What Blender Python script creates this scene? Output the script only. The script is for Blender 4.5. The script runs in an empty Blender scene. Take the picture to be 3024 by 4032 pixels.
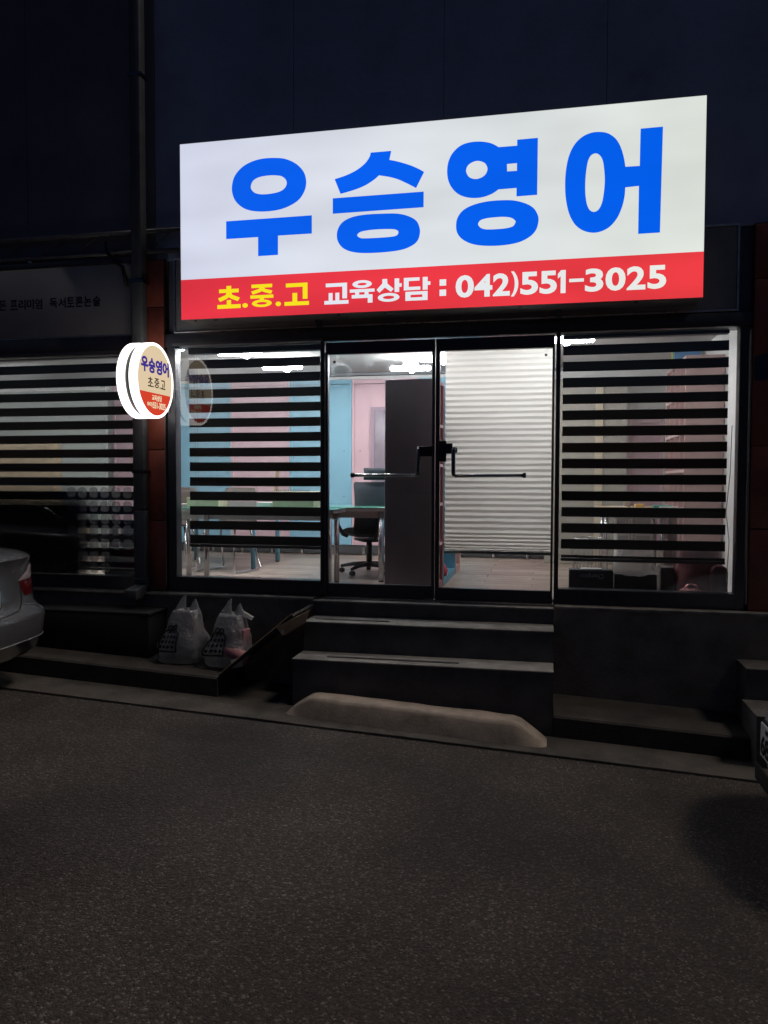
import bpy, bmesh, math, random
from mathutils import Vector, Matrix, noise
R = math.radians
random.seed(7)
scene = bpy.context.scene
COL = scene.collection

# ------------------------------------------------------------------ camera
CAM = Vector((0.0, -6.0, 0.942))
YAW, PITCH, ROLL, FPX = 0.206678, 0.040421, 0.002411, 3051.58
IW, IH = 3024, 4032
def _axes():
    r = Vector((math.cos(YAW), math.sin(YAW), 0)); f = Vector((-math.sin(YAW), math.cos(YAW), 0)); u = Vector((0, 0, 1))
    f2 = f * math.cos(PITCH) - u * math.sin(PITCH); u2 = u * math.cos(PITCH) + f * math.sin(PITCH)
    return r * math.cos(ROLL) + u2 * math.sin(ROLL), u2 * math.cos(ROLL) - r * math.sin(ROLL), f2
AR, AU, AF = _axes()
cd = bpy.data.cameras.new('camera'); cam = bpy.data.objects.new('camera', cd); COL.objects.link(cam)
cam.matrix_world = Matrix(((AR.x, AU.x, -AF.x, CAM.x), (AR.y, AU.y, -AF.y, CAM.y), (AR.z, AU.z, -AF.z, CAM.z), (0, 0, 0, 1)))
cd.sensor_fit = 'HORIZONTAL'; cd.sensor_width = 36.0; cd.lens = FPX / IW * 36.0
cd.clip_start = 0.05; cd.clip_end = 500
scene.camera = cam
# ------------------------------------------------------------------ world, street light, exposure
w = bpy.data.worlds.new('World'); scene.world = w; w.use_nodes = True
nt = w.node_tree; nt.nodes.clear()
sky = nt.nodes.new('ShaderNodeTexSky'); sky.sky_type = 'NISHITA'; sky.sun_disc = False
sky.sun_elevation = R(0.0); sky.sun_rotation = R(0); sky.altitude = 0; sky.air_density = 1.0; sky.dust_density = 1.0; sky.ozone_density = 4.0
bg = nt.nodes.new('ShaderNodeBackground'); bg.inputs['Strength'].default_value = 0.08
wo = nt.nodes.new('ShaderNodeOutputWorld')
nt.links.new(sky.outputs[0], bg.inputs[0]); nt.links.new(bg.outputs[0], wo.inputs[0])
sl = bpy.data.lights.new('sun', 'SUN'); sl.energy = 0.80; sl.angle = R(10.0); sl.color = (1.0, 0.89, 0.78)
so = bpy.data.objects.new('sun', sl); COL.objects.link(so)
LD = Vector((-0.56, 0.0, -0.83)).normalized()          # high street lighting from the right, along the shop fronts
so.rotation_euler = LD.to_track_quat('-Z', 'Y').to_euler(); so.location = (6, -3, 9)
scene.view_settings.view_transform = 'Standard'; scene.view_settings.look = 'None'
scene.view_settings.exposure = 0.0; scene.view_settings.gamma = 1.0; scene.view_settings.use_curve_mapping = False
scene.render.engine = 'CYCLES'
scene.cycles.use_denoising = True
try: scene.cycles.denoiser = 'OPENIMAGEDENOISE'
except Exception: pass
scene.cycles.max_bounces = 8; scene.cycles.transparent_max_bounces = 24
scene.cycles.caustics_reflective = False; scene.cycles.caustics_refractive = False
scene.cycles.sample_clamp_indirect = 4.0

# ------------------------------------------------------------------ pixel -> place (a pixel gives the direction, the surface gives the distance)
def ray(px, py): return AF + AR * ((px - IW / 2) / FPX) - AU * ((py - IH / 2) / FPX)
def atY(px, py, Y): d = ray(px, py); return CAM + d * ((Y - CAM.y) / d.y)
def atZ(px, py, Z): d = ray(px, py); return CAM + d * ((Z - CAM.z) / d.z)
def atX(px, py, X): d = ray(px, py); return CAM + d * ((X - CAM.x) / d.x)
def gz(x): return -0.80 - 0.052 * x                         # street and gutter fall to the right

# ------------------------------------------------------------------ materials
MATS = {}
def mat(name, col, rough=0.6, metal=0.0, var=0.0, scale=8.0, bump=0.0, bscale=None, spec=0.5, coat=0.0, dirt=0.0):
    if name in MATS: return MATS[name]
    m = bpy.data.materials.new(name); m.use_nodes = True; t = m.node_tree; n = t.nodes; l = t.links
    b = n['Principled BSDF']; c4 = (*col, 1)
    b.inputs['Base Color'].default_value = c4; b.inputs['Roughness'].default_value = rough; b.inputs['Metallic'].default_value = metal
    b.inputs['Specular IOR Level'].default_value = spec
    if coat: b.inputs['Coat Weight'].default_value = coat; b.inputs['Coat Roughness'].default_value = 0.08
    if var or bump or dirt:
        tc = n.new('ShaderNodeTexCoord'); nz = n.new('ShaderNodeTexNoise'); nz.inputs['Scale'].default_value = scale
        nz.inputs['Detail'].default_value = 8; nz.inputs['Roughness'].default_value = 0.65
        l.new(tc.outputs['Object'], nz.inputs['Vector'])
        if var or dirt:
            rp = n.new('ShaderNodeValToRGB'); v = max(var, dirt)
            rp.color_ramp.elements[0].position = 0.3; rp.color_ramp.elements[1].position = 0.72
            rp.color_ramp.elements[0].color = tuple(x * (1 - v) for x in col) + (1,)
            rp.color_ramp.elements[1].color = tuple(min(1, x * (1 + 0.6 * v)) for x in col) + (1,)
            l.new(nz.outputs['Fac'], rp.inputs[0]); l.new(rp.outputs[0], b.inputs['Base Color'])
            mr = n.new('ShaderNodeMapRange'); mr.inputs['To Min'].default_value = max(0.02, rough - 0.12); mr.inputs['To Max'].default_value = min(1, rough + 0.12)
            l.new(nz.outputs['Fac'], mr.inputs['Value']); l.new(mr.outputs[0], b.inputs['Roughness'])
        if bump:
            n2 = n.new('ShaderNodeTexNoise'); n2.inputs['Scale'].default_value = bscale or scale * 5; n2.inputs['Detail'].default_value = 6
            l.new(tc.outputs['Object'], n2.inputs['Vector'])
            bp = n.new('ShaderNodeBump'); bp.inputs['Strength'].default_value = bump; bp.inputs['Distance'].default_value = 0.01
            l.new(n2.outputs['Fac'], bp.inputs['Height']); l.new(bp.outputs[0], b.inputs['Normal'])
    MATS[name] = m; return m
def emit(name, col, strength, cam_tex=None):
    if name in MATS: return MATS[name]
    m = bpy.data.materials.new(name); m.use_nodes = True; t = m.node_tree; t.nodes.clear()
    e = t.nodes.new('ShaderNodeEmission'); e.inputs[0].default_value = (*col, 1); e.inputs[1].default_value = strength
    o = t.nodes.new('ShaderNodeOutputMaterial'); t.links.new(e.outputs[0], o.inputs[0]); MATS[name] = m; return m
def lit_panel(name, ca, cb, strength, vary=0.1):
    """back-lit sign film: tubes of slightly different white along its length, a little uneven"""
    m = bpy.data.materials.new(name); m.use_nodes = True; t = m.node_tree; n = t.nodes; l = t.links; n.clear()
    tc = n.new('ShaderNodeTexCoord'); sp = n.new('ShaderNodeSeparateXYZ'); l.new(tc.outputs['Object'], sp.inputs[0])
    mr = n.new('ShaderNodeMapRange'); mr.inputs['From Min'].default_value = -2.8; mr.inputs['From Max'].default_value = 1.0
    l.new(sp.outputs['X'], mr.inputs['Value'])
    mx = n.new('ShaderNodeMix'); mx.data_type = 'RGBA'; mx.inputs[6].default_value = (*ca, 1); mx.inputs[7].default_value = (*cb, 1)
    l.new(mr.outputs[0], mx.inputs[0])
    mp = n.new('ShaderNodeMapping'); mp.inputs['Scale'].default_value = (0.5, 1, 1.6); l.new(tc.outputs['Object'], mp.inputs['Vector'])
    nz = n.new('ShaderNodeTexNoise'); nz.inputs['Scale'].default_value = 1.5; nz.inputs['Detail'].default_value = 2; l.new(mp.outputs[0], nz.inputs['Vector'])
    m2 = n.new('ShaderNodeMapRange'); m2.inputs['From Min'].default_value = 0.3; m2.inputs['From Max'].default_value = 0.7
    m2.inputs['To Min'].default_value = strength * (1 - vary); m2.inputs['To Max'].default_value = strength * (1 + vary)
    l.new(nz.outputs['Fac'], m2.inputs['Value'])
    e = n.new('ShaderNodeEmission'); l.new(mx.outputs[2], e.inputs[0]); l.new(m2.outputs[0], e.inputs[1])
    o = n.new('ShaderNodeOutputMaterial'); l.new(e.outputs[0], o.inputs[0]); MATS[name] = m; return m
def glass(name, tint=(1, 1, 1), ior=1.55, smear=0.0):
    if name in MATS: return MATS[name]
    m = bpy.data.materials.new(name); m.use_nodes = True; t = m.node_tree; n = t.nodes; l = t.links; n.clear()
    tr = n.new('ShaderNodeBsdfTransparent'); tr.inputs[0].default_value = (*tint, 1)
    gl = n.new('ShaderNodeBsdfGlossy'); gl.inputs['Roughness'].default_value = 0.0
    fr = n.new('ShaderNodeFresnel'); fr.inputs[0].default_value = ior
    mu = n.new('ShaderNodeMath'); mu.operation = 'MULTIPLY'; mu.inputs[1].default_value = 2.1; l.new(fr.outputs[0], mu.inputs[0])
    mx = n.new('ShaderNodeMixShader'); l.new(mu.outputs[0], mx.inputs[0]); l.new(tr.outputs[0], mx.inputs[1]); l.new(gl.outputs[0], mx.inputs[2])
    out = mx
    if smear:
        df = n.new('ShaderNodeBsdfTranslucent'); df.inputs[0].default_value = (0.8, 0.85, 0.9, 1)
        tc = n.new('ShaderNodeTexCoord'); nz = n.new('ShaderNodeTexNoise'); nz.inputs['Scale'].default_value = 5; nz.inputs['Detail'].default_value = 6; nz.inputs['Distortion'].default_value = 2.5
        l.new(tc.outputs['Object'], nz.inputs['Vector'])
        mr = n.new('ShaderNodeMapRange'); mr.inputs['From Min'].default_value = 0.52; mr.inputs['From Max'].default_value = 0.8; mr.inputs['To Max'].default_value = smear
        l.new(nz.outputs['Fac'], mr.inputs['Value'])
        sx = n.new('ShaderNodeSeparateXYZ'); l.new(tc.outputs['Object'], sx.inputs[0]); gt = n.new('ShaderNodeMapRange'); gt.inputs['From Min'].default_value = 1.72; gt.inputs['From Max'].default_value = 1.92; l.new(sx.outputs['Z'], gt.inputs['Value'])
        pr = n.new('ShaderNodeMath'); pr.operation = 'MULTIPLY'; l.new(mr.outputs[0], pr.inputs[0]); l.new(gt.outputs[0], pr.inputs[1])
        m2 = n.new('ShaderNodeMixShader'); l.new(pr.outputs[0], m2.inputs[0]); l.new(mx.outputs[0], m2.inputs[1]); l.new(df.outputs[0], m2.inputs[2]); out = m2
    o = n.new('ShaderNodeOutputMaterial'); l.new(out.outputs[0], o.inputs[0]); MATS[name] = m; return m
def sheer(name, col, opac, trans=0.6):
    if name in MATS: return MATS[name]
    m = bpy.data.materials.new(name); m.use_nodes = True; t = m.node_tree; n = t.nodes; l = t.links; n.clear()
    tr = n.new('ShaderNodeBsdfTransparent'); tl = n.new('ShaderNodeBsdfTranslucent'); tl.inputs[0].default_value = (*col, 1)
    df = n.new('ShaderNodeBsdfDiffuse'); df.inputs[0].default_value = (*col, 1)
    a = n.new('ShaderNodeMixShader'); a.inputs[0].default_value = trans; l.new(df.outputs[0], a.inputs[1]); l.new(tl.outputs[0], a.inputs[2])
    b = n.new('ShaderNodeMixShader'); b.inputs[0].default_value = opac; l.new(tr.outputs[0], b.inputs[1]); l.new(a.outputs[0], b.inputs[2])
    o = n.new('ShaderNodeOutputMaterial'); l.new(b.outputs[0], o.inputs[0]); MATS[name] = m; return m

# ------------------------------------------------------------------ mesh helpers
class MB:
    def __init__(s): s.v = []; s.f = []
    def box(s, x0, x1, y0, y1, z0, z1):
        o = len(s.v); s.v += [(x0, y0, z0), (x1, y0, z0), (x1, y1, z0), (x0, y1, z0), (x0, y0, z1), (x1, y0, z1), (x1, y1, z1), (x0, y1, z1)]
        s.f += [tuple(o + i for i in q) for q in ((0, 3, 2, 1), (4, 5, 6, 7), (0, 1, 5, 4), (1, 2, 6, 5), (2, 3, 7, 6), (3, 0, 4, 7))]; return s
    def hexa(s, b, t):
        o = len(s.v); s.v += [tuple(p) for p in b] + [tuple(p) for p in t]
        s.f += [tuple(o + i for i in q) for q in ((0, 3, 2, 1), (4, 5, 6, 7), (0, 1, 5, 4), (1, 2, 6, 5), (2, 3, 7, 6), (3, 0, 4, 7))]; return s
    def quad(s, a, b, c, d): o = len(s.v); s.v += [tuple(a), tuple(b), tuple(c), tuple(d)]; s.f.append((o, o + 1, o + 2, o + 3)); return s
    def poly(s, pts, d):
        """thick slab: closed outline pts (3-D) pushed along d"""
        o = len(s.v); n = len(pts); d = Vector(d)
        s.v += [tuple(p) for p in pts] + [tuple(Vector(p) + d) for p in pts]
        s.f.append(tuple(range(o, o + n))); s.f.append(tuple(range(o + 2 * n - 1, o + n - 1, -1)))
        for i in range(n): j = (i + 1) % n; s.f.append((o + j, o + i, o + n + i, o + n + j))
        return s
    def tube(s, pts, r, n=10, cap=True):
        pts = [Vector(p) for p in pts]; rs = r if isinstance(r, (list, tuple)) else [r] * len(pts); o0 = len(s.v); up = None
        for i, p in enumerate(pts):
            a = pts[max(i - 1, 0)]; b = pts[min(i + 1, len(pts) - 1)]; t = (b - a).normalized()
            if up is None: up = Vector((0, 0, 1)) if abs(t.z) < 0.9 else Vector((1, 0, 0))
            x = t.cross(up).normalized(); up = x.cross(t).normalized()
            for k in range(n): an = 2 * math.pi * k / n; s.v.append(tuple(p + (x * math.cos(an) + up * math.sin(an)) * rs[i]))
        for i in range(len(pts) - 1):
            for k in range(n):
                k2 = (k + 1) % n; s.f.append((o0 + i * n + k, o0 + i * n + k2, o0 + (i + 1) * n + k2, o0 + (i + 1) * n + k))
        if cap: s.f.append(tuple(o0 + k for k in range(n - 1, -1, -1))); e = o0 + (len(pts) - 1) * n; s.f.append(tuple(e + k for k in range(n)))
        return s
    def grid(s, rows, closed=False):
        o = len(s.v); m = len(rows[0])
        for r_ in rows: s.v += [tuple(p) for p in r_]
        for i in range(len(rows) - 1):
            for k in range(m if closed else m - 1):
                k2 = (k + 1) % m; s.f.append((o + i * m + k, o + i * m + k2, o + (i + 1) * m + k2, o + (i + 1) * m + k))
        return s
    def build(s, name, m, parent=None, smooth=False, bevel=0.0, seg=2, subsurf=0):
        me = bpy.data.meshes.new(name); me.from_pydata(s.v, [], s.f); me.validate()
        bm = bmesh.new(); bm.from_mesh(me); bmesh.ops.recalc_face_normals(bm, faces=bm.faces); bm.to_mesh(me); bm.free()
        o = bpy.data.objects.new(name, me); COL.objects.link(o); me.materials.append(m)
        if smooth: me.polygons.foreach_set('use_smooth', [True] * len(me.polygons))
        if bevel:
            b = o.modifiers.new('b', 'BEVEL'); b.width = bevel; b.segments = seg; b.limit_method = 'ANGLE'; b.angle_limit = R(35)
            if seg > 1: me.polygons.foreach_set('use_smooth', [True] * len(me.polygons)); b.harden_normals = False
        if subsurf: q = o.modifiers.new('s', 'SUBSURF'); q.levels = subsurf; q.render_levels = subsurf
        if parent: o.parent = parent; o.matrix_parent_inverse = parent.matrix_world.inverted() if False else Matrix.Translation(-parent.location)
        return o
def tag(o, label=None, cat=None, group=None, kind=None):
    if label: o['label'] = label
    if cat: o['category'] = cat
    if group: o['group'] = group
    if kind: o['kind'] = kind
    return o
def empty(name, loc, label, cat, group=None):
    o = bpy.data.objects.new(name, None); COL.objects.link(o); o.location = loc; o.empty_display_size = 0.1
    return tag(o, label, cat, group)
def bx(name, m, parent, x0, x1, y0, y1, z0, z1, bevel=0.0, seg=2): return MB().box(x0, x1, y0, y1, z0, z1).build(name, m, parent, bevel=bevel, seg=seg)
def copy_tree(o, parent=None):
    c = o.copy(); COL.objects.link(c)
    if parent: c.parent = parent
    for ch in list(o.children): copy_tree(ch, c)
    return c
def smooth_loop(pts, n=5):
    """closed outline through pts; a third entry marks a sharp corner"""
    P = [Vector((p[0], p[1])) for p in pts]; K = [len(p) > 2 for p in pts]; N = len(P); out = []
    for i in range(N):
        j = (i + 1) % N; p0, p1, p2, p3 = P[i - 1], P[i], P[j], P[(j + 1) % N]
        if K[i] and K[j]: out.append(p1); continue
        m1 = (p2 - p0) * 0.5 if not K[i] else (p2 - p1) * 0.6
        m2 = (p3 - p1) * 0.5 if not K[j] else (p2 - p1) * 0.6
        for k in range(n):
            t = k / n; t2 = t * t; t3 = t2 * t
            out.append(p1 * (2 * t3 - 3 * t2 + 1) + m1 * (t3 - 2 * t2 + t) + p2 * (-2 * t3 + 3 * t2) + m2 * (t3 - t2))
    return out
def flat_shape(name, m, parent, loops, origin, ax, az, depth):
    """filled flat shape with holes: loops in plane coordinates; origin + ax*u + az*v; thin slab of given depth"""
    cu = bpy.data.curves.new(name, 'CURVE'); cu.dimensions = '2D'; cu.fill_mode = 'BOTH'; cu.extrude = depth / 2
    for lp in loops:
        sp = cu.splines.new('POLY'); sp.points.add(len(lp) - 1); sp.use_cyclic_u = True
        for q, p in zip(sp.points, lp): q.co = (p[0], p[1], 0, 1)
    return _curve_mesh(name, cu, m, parent, origin, ax, az)
def _curve_mesh(name, cu, m, parent, origin, ax, az, fit=None):
    t = bpy.data.objects.new('tmp', cu); COL.objects.link(t); bpy.context.view_layer.update()
    dg = bpy.context.evaluated_depsgraph_get(); me = bpy.data.meshes.new_from_object(t.evaluated_get(dg))
    bpy.data.objects.remove(t); bpy.data.curves.remove(cu)
    if fit:
        xs = [v.co.x for v in me.vertices]; ys = [v.co.y for v in me.vertices]; x0, x1, y0, y1 = min(xs), max(xs), min(ys), max(ys)
        for v in me.vertices: v.co.x = fit[0] + (v.co.x - x0) / (x1 - x0) * (fit[1] - fit[0]); v.co.y = fit[2] + (v.co.y - y0) / (y1 - y0) * (fit[3] - fit[2])
    ax = Vector(ax); az = Vector(az); nrm = ax.cross(az); origin = Vector(origin)
    for v in me.vertices: v.co = origin + ax * v.co.x + az * v.co.y + nrm * v.co.z
    me.materials.clear(); me.materials.append(m); me.name = name
    o = bpy.data.objects.new(name, me); COL.objects.link(o)
    if parent: o.parent = parent; o.matrix_parent_inverse = Matrix.Translation(-parent.location)
    return o
def text_shape(name, m, parent, body, fit, origin, ax, az, depth, bold=0.0, spacing=1.0):
    cu = bpy.data.curves.new(name, 'FONT'); cu.body = body; cu.size = 1.0; cu.offset = bold; cu.extrude = depth / 2; cu.space_character = spacing; cu.resolution_u = 4
    return _curve_mesh(name, cu, m, parent, origin, ax, az, fit)
def zigloop(cx, cy, rx, ry, n=24): return [(cx + rx * math.cos(2 * math.pi * k / n), cy + ry * math.sin(2 * math.pi * k / n)) for k in range(n)]
def rrect(x0, x1, y0, y1, r, n=5):
    o = []
    for cx, cy, a in ((x1 - r, y1 - r, 0), (x0 + r, y1 - r, 90), (x0 + r, y0 + r, 180), (x1 - r, y0 + r, 270)):
        for k in range(n + 1): t = R(a + 90 * k / n); o.append((cx + r * math.cos(t), cy + r * math.sin(t)))
    return o
X3 = (1, 0, 0); Z3 = (0, 0, 1)

# ------------------------------------------------------------------ shared materials
ALU = mat('black_aluminium', (0.042, 0.044, 0.056), 0.38, 0.0, 0.25, 14, 0.05, 120, coat=0.15)
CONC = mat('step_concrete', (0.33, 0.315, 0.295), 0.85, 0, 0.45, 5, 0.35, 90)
PLINTH = mat('plinth_render', (0.30, 0.24, 0.18), 0.85, 0, 0.5, 3, 0.25, 70)
APRON = mat('apron_concrete', (0.055, 0.048, 0.042), 0.9, 0, 0.55, 4, 0.5, 80)  # albedo lowered: shade under the overhang put into the colour
CHROME = mat('brushed_steel', (0.62, 0.62, 0.63), 0.22, 1.0, 0.15, 30)
DARKSTEEL = mat('dark_chrome', (0.16, 0.16, 0.17), 0.25, 1.0)
BLACKPL = mat('black_plastic', (0.02, 0.02, 0.023), 0.5, 0, 0.2, 20)
WHITEP = mat('white_paint', (0.78, 0.78, 0.76), 0.6, 0, 0.08, 3)
CARD = mat('cardboard', (0.46, 0.32, 0.19), 0.8, 0, 0.25, 9, 0.15, 120)

# ================================================================== SETTING: street, gutter, apron
def asphalt(name, base, lo, hi, wet=0.0):
    m = bpy.data.materials.new(name); m.use_nodes = True; t = m.node_tree; n = t.nodes; l = t.links; b = n['Principled BSDF']
    tc = n.new('ShaderNodeTexCoord')
    vo = n.new('ShaderNodeTexVoronoi'); vo.inputs['Scale'].default_value = 120; vo.inputs['Randomness'].default_value = 1.0; l.new(tc.outputs['Object'], vo.inputs['Vector'])
    v2 = n.new('ShaderNodeTexVoronoi'); v2.inputs['Scale'].default_value = 42; l.new(tc.outputs['Object'], v2.inputs['Vector'])
    sp = n.new('ShaderNodeSeparateColor'); l.new(vo.outputs['Color'], sp.inputs[0])
    r1 = n.new('ShaderNodeValToRGB'); e = r1.color_ramp.elements
    e[0].position = 0.0; e[0].color = (*lo, 1); e[1].position = 1.0; e[1].color = (*hi, 1)
    k = r1.color_ramp.elements.new(0.62); k.color = (*base, 1); k2 = r1.color_ramp.elements.new(0.88); k2.color = tuple(x * 1.5 for x in base) + (1,)
    l.new(sp.outputs[0], r1.inputs[0])
    nz = n.new('ShaderNodeTexNoise'); nz.inputs['Scale'].default_value = 0.9; nz.inputs['Detail'].default_value = 5; l.new(tc.outputs['Object'], nz.inputs['Vector'])
    mr = n.new('ShaderNodeMapRange'); mr.inputs['From Min'].default_value = 0.3; mr.inputs['From Max'].default_value = 0.7; mr.inputs['To Min'].default_value = 0.5; mr.inputs['To Max'].default_value = 1.5; l.new(nz.outputs['Fac'], mr.inputs['Value'])
    mx = n.new('ShaderNodeMix'); mx.data_type = 'RGBA'; mx.blend_type = 'MULTIPLY'; mx.inputs[0].default_value = 1.0
    l.new(r1.outputs[0], mx.inputs[6]); l.new(mr.outputs[0], mx.inputs[7]); l.new(mx.outputs[2], b.inputs['Base Color'])
    sm = n.new('ShaderNodeMath'); sm.operation = 'ADD'; l.new(vo.outputs['Distance'], sm.inputs[0]); l.new(v2.outputs['Distance'], sm.inputs[1])
    bp = n.new('ShaderNodeBump'); bp.inputs['Strength'].default_value = 0.6; bp.inputs['Distance'].default_value = 0.010; bp.invert = True
    l.new(sm.outputs[0], bp.inputs['Height']); l.new(bp.outputs[0], b.inputs['Normal'])
    b.inputs['Roughness'].default_value = 0.75; b.inputs['Specular IOR Level'].default_value = 0.4
    return m
ASPH = asphalt('asphalt', (0.050, 0.0405, 0.0345), (0.026, 0.021, 0.0175), (0.17, 0.15, 0.13))
def ground(name, m, x0, x1, y0, y1, dz=0.0, nx=1, ny=1, dzy=0.0):
    b = MB(); rows = []
    for j in range(ny + 1):
        y = y0 + (y1 - y0) * j / ny
        rows.append([(x0 + (x1 - x0) * i / nx, y, gz(x0 + (x1 - x0) * i / nx) + dz + dzy * j / ny) for i in range(nx + 1)])
    return tag(b.grid(rows).build(name, m), kind='structure')
tag(ground('street', ASPH, -60, 60, -60, -1.06, nx=24, ny=4), 'dark worn asphalt street sloping down along the shops', None)
GUTTER = mat('gutter_concrete', (0.085, 0.074, 0.063), 0.9, 0, 0.6, 3.5, 0.6, 90)
b = MB(); rows = []
for i in range(241):                                       # slab with a rough broken front edge and an open joint to the asphalt
    x = -60 + i * 0.5 if abs(-60 + i * 0.5) > 6 else -60 + i * 0.5
    jx = 0.012 * noise.noise(Vector((x * 1.7, 3, 0)))
    rows.append([(x, -1.048 + jx, gz(x) - 0.02), (x, -1.045 + jx, gz(x) + 0.012), (x, -0.9, gz(x) + 0.010), (x, -0.60, gz(x) + 0.008)])
tag(b.grid(rows).build('gutter', GUTTER), kind='structure')
# raised concrete apron along the shops, one slab each side of the steps
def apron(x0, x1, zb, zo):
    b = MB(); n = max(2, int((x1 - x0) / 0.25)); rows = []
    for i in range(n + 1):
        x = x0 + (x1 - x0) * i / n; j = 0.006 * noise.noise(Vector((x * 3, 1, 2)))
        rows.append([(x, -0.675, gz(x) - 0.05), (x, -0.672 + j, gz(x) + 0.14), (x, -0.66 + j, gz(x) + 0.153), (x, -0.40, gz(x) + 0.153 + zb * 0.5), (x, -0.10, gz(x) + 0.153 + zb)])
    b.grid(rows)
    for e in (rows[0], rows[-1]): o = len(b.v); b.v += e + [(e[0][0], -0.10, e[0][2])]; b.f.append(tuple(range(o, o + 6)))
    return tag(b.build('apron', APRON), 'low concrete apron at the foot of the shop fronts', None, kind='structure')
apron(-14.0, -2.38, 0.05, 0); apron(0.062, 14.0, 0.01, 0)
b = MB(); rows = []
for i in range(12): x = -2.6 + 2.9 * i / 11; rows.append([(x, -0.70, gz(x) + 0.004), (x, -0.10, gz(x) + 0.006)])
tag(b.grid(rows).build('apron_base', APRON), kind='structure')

# ================================================================== THE BUILDING
bld = empty('shop_building', (0, 0, 0), 'dark single-fronted shop building with glazed front, red pillars and blank wall above', 'building')
GLARE_NAVY = mat('glare_cladding', (0.34, 0.41, 0.62), 0.55, 0, 0.3, 1.2, 0.08, 30)  # glare around the sign put into the lighter navy of the middle sheets
NAVY2 = mat('dark_cladding', (0.17, 0.17, 0.21), 0.6, 0, 0.3, 1.2, 0.08, 30)  # plain dark cladding, without the glare tint
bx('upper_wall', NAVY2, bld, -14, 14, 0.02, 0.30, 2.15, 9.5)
xs = [-14 + 1.2 * k for k in range(24)]
for k, x in enumerate(xs):                                  # wide upright cladding sheets with narrow joints
    if x + 1.19 < -5.2 or x > 2.6: continue
    m = GLARE_NAVY if -3.3 < x < 1.2 else NAVY2
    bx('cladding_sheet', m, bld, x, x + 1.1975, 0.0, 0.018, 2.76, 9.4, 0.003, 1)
PLX = (-14, 14)
bx('plinth', PLINTH, bld, -14, 14, -0.134, 0.30, -1.6, -0.012, 0.0)
SILL = mat('sill_stone', (0.30, 0.27, 0.23), 0.55, 0, 0.5, 8, 0.2, 60)
bx('ledge', SILL, bld, -14, -1.80, -0.150, 0.0, -0.010, 0.014, 0.004)
bx('ledge', SILL, bld, 0.068, 14, -0.150, 0.0, -0.010, 0.014, 0.004)
bx('header_beam', ALU, bld, -3.42, 1.42, -0.055, 0.12, 2.045, 2.146, 0.004)
bx('header_beam', ALU, bld, -14, -3.425, -0.055, 0.12, 2.00, 2.146, 0.004)
bx('header_trim', mat('header_trim', (0.10, 0.10, 0.115), 0.4, 0, 0.2, 10), bld, -3.03, -1.745, -0.064, -0.057, 2.046, 2.066)
bx('header_trim', MATS['header_trim'], bld, -14, -3.43, -0.064, -0.057, 2.006, 2.026)
# fascia boxes behind the sign (old sign trays)
TRAY = mat('tray_grey', (0.30, 0.30, 0.31), 0.5, 0, 0.25, 4, 0.06, 60)
TRIM = mat('tray_trim', (0.55, 0.55, 0.56), 0.3, 0.9, 0.3, 12)
fp = bx('fascia_panel', TRAY, bld, -2.995, 1.30, -0.06, -0.003, 2.165, 2.745)
for q in ((-3.012, 1.317, 2.150, 2.163), (-3.012, 1.317, 2.747, 2.76)): bx('trim', TRIM, fp, q[0], q[1], -0.072, -0.004, q[2], q[3], 0.002, 1)
for q in ((-3.012, -2.997), (1.302, 1.317)): bx('trim', TRIM, fp, q[0], q[1], -0.0715, -0.004, 2.1635, 2.7465, 0.002, 1)
# sloping hood over the doors, seen as two dark arms
for x in (-1.79, 0.05):
    MB().poly([(x, -0.075, 2.147), (x, -0.14, 2.21), (x, -0.14, 2.235), (x, -0.075, 2.20)], (0.045, 0, 0)).build('sign_arm', ALU, bld)

def window(x0, x1, z0, z1, jl, jr, zb, nm_label):
    """fixed light: frame members butt end to end round the pane; returns the window part"""
    b = MB()
    b.box(x0 - jl, x0, -0.045, 0.055, zb, z1 + 0.0); b.box(x1, x1 + jr, -0.045, 0.055, zb, z1 + 0.0)
    b.box(x0, x1, -0.045, 0.055, zb, z0)
    o = b.build('window', ALU, bld, bevel=0.003, seg=1); o['label'] = nm_label
    g = MB().quad((x0, 0, z0), (x1, 0, z0), (x1, 0, z1), (x0, 0, z1)).build('glass', glass('pane_glass'), o)
    bx('bead', mat('glazing_bead', (0.06, 0.055, 0.055), 0.35, 0, 0.2, 12), o, x0, x1, -0.056, -0.046, z0 - 0.012, z0 - 0.002, 0.0)
    return o
window(-3.016, -1.769, 0.138, 2.044, 0.072, 0.028, 0.015, 'shop window left of the doors')
window(0.092, 1.336, 0.132, 2.044, 0.032, 0.062, 0.015, 'shop window right of the doors')
window(-6.9, -3.402, 0.126, 1.998, 0.06, 0.024, 0.015, 'shop window of the neighbouring unit')
bx('door_post', ALU, bld, -1.739, -1.735, -0.05, 0.06, 0.0, 2.044)   # edge seam of the door frame
SEAM = mat('bright_alu_edge', (0.30, 0.30, 0.30), 0.35, 0.8, 0.3, 20)
bx('edge_strip', SEAM, bld, -1.732, -1.728, -0.052, 0.02, 0.02, 1.95)
bx('edge_strip', SEAM, bld, -3.100, -3.094, -0.07, -0.02, 0.06, 2.02)
bx('edge_strip', SEAM, bld, 1.405, 1.411, -0.06, -0.02, 0.06, 2.02)
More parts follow.
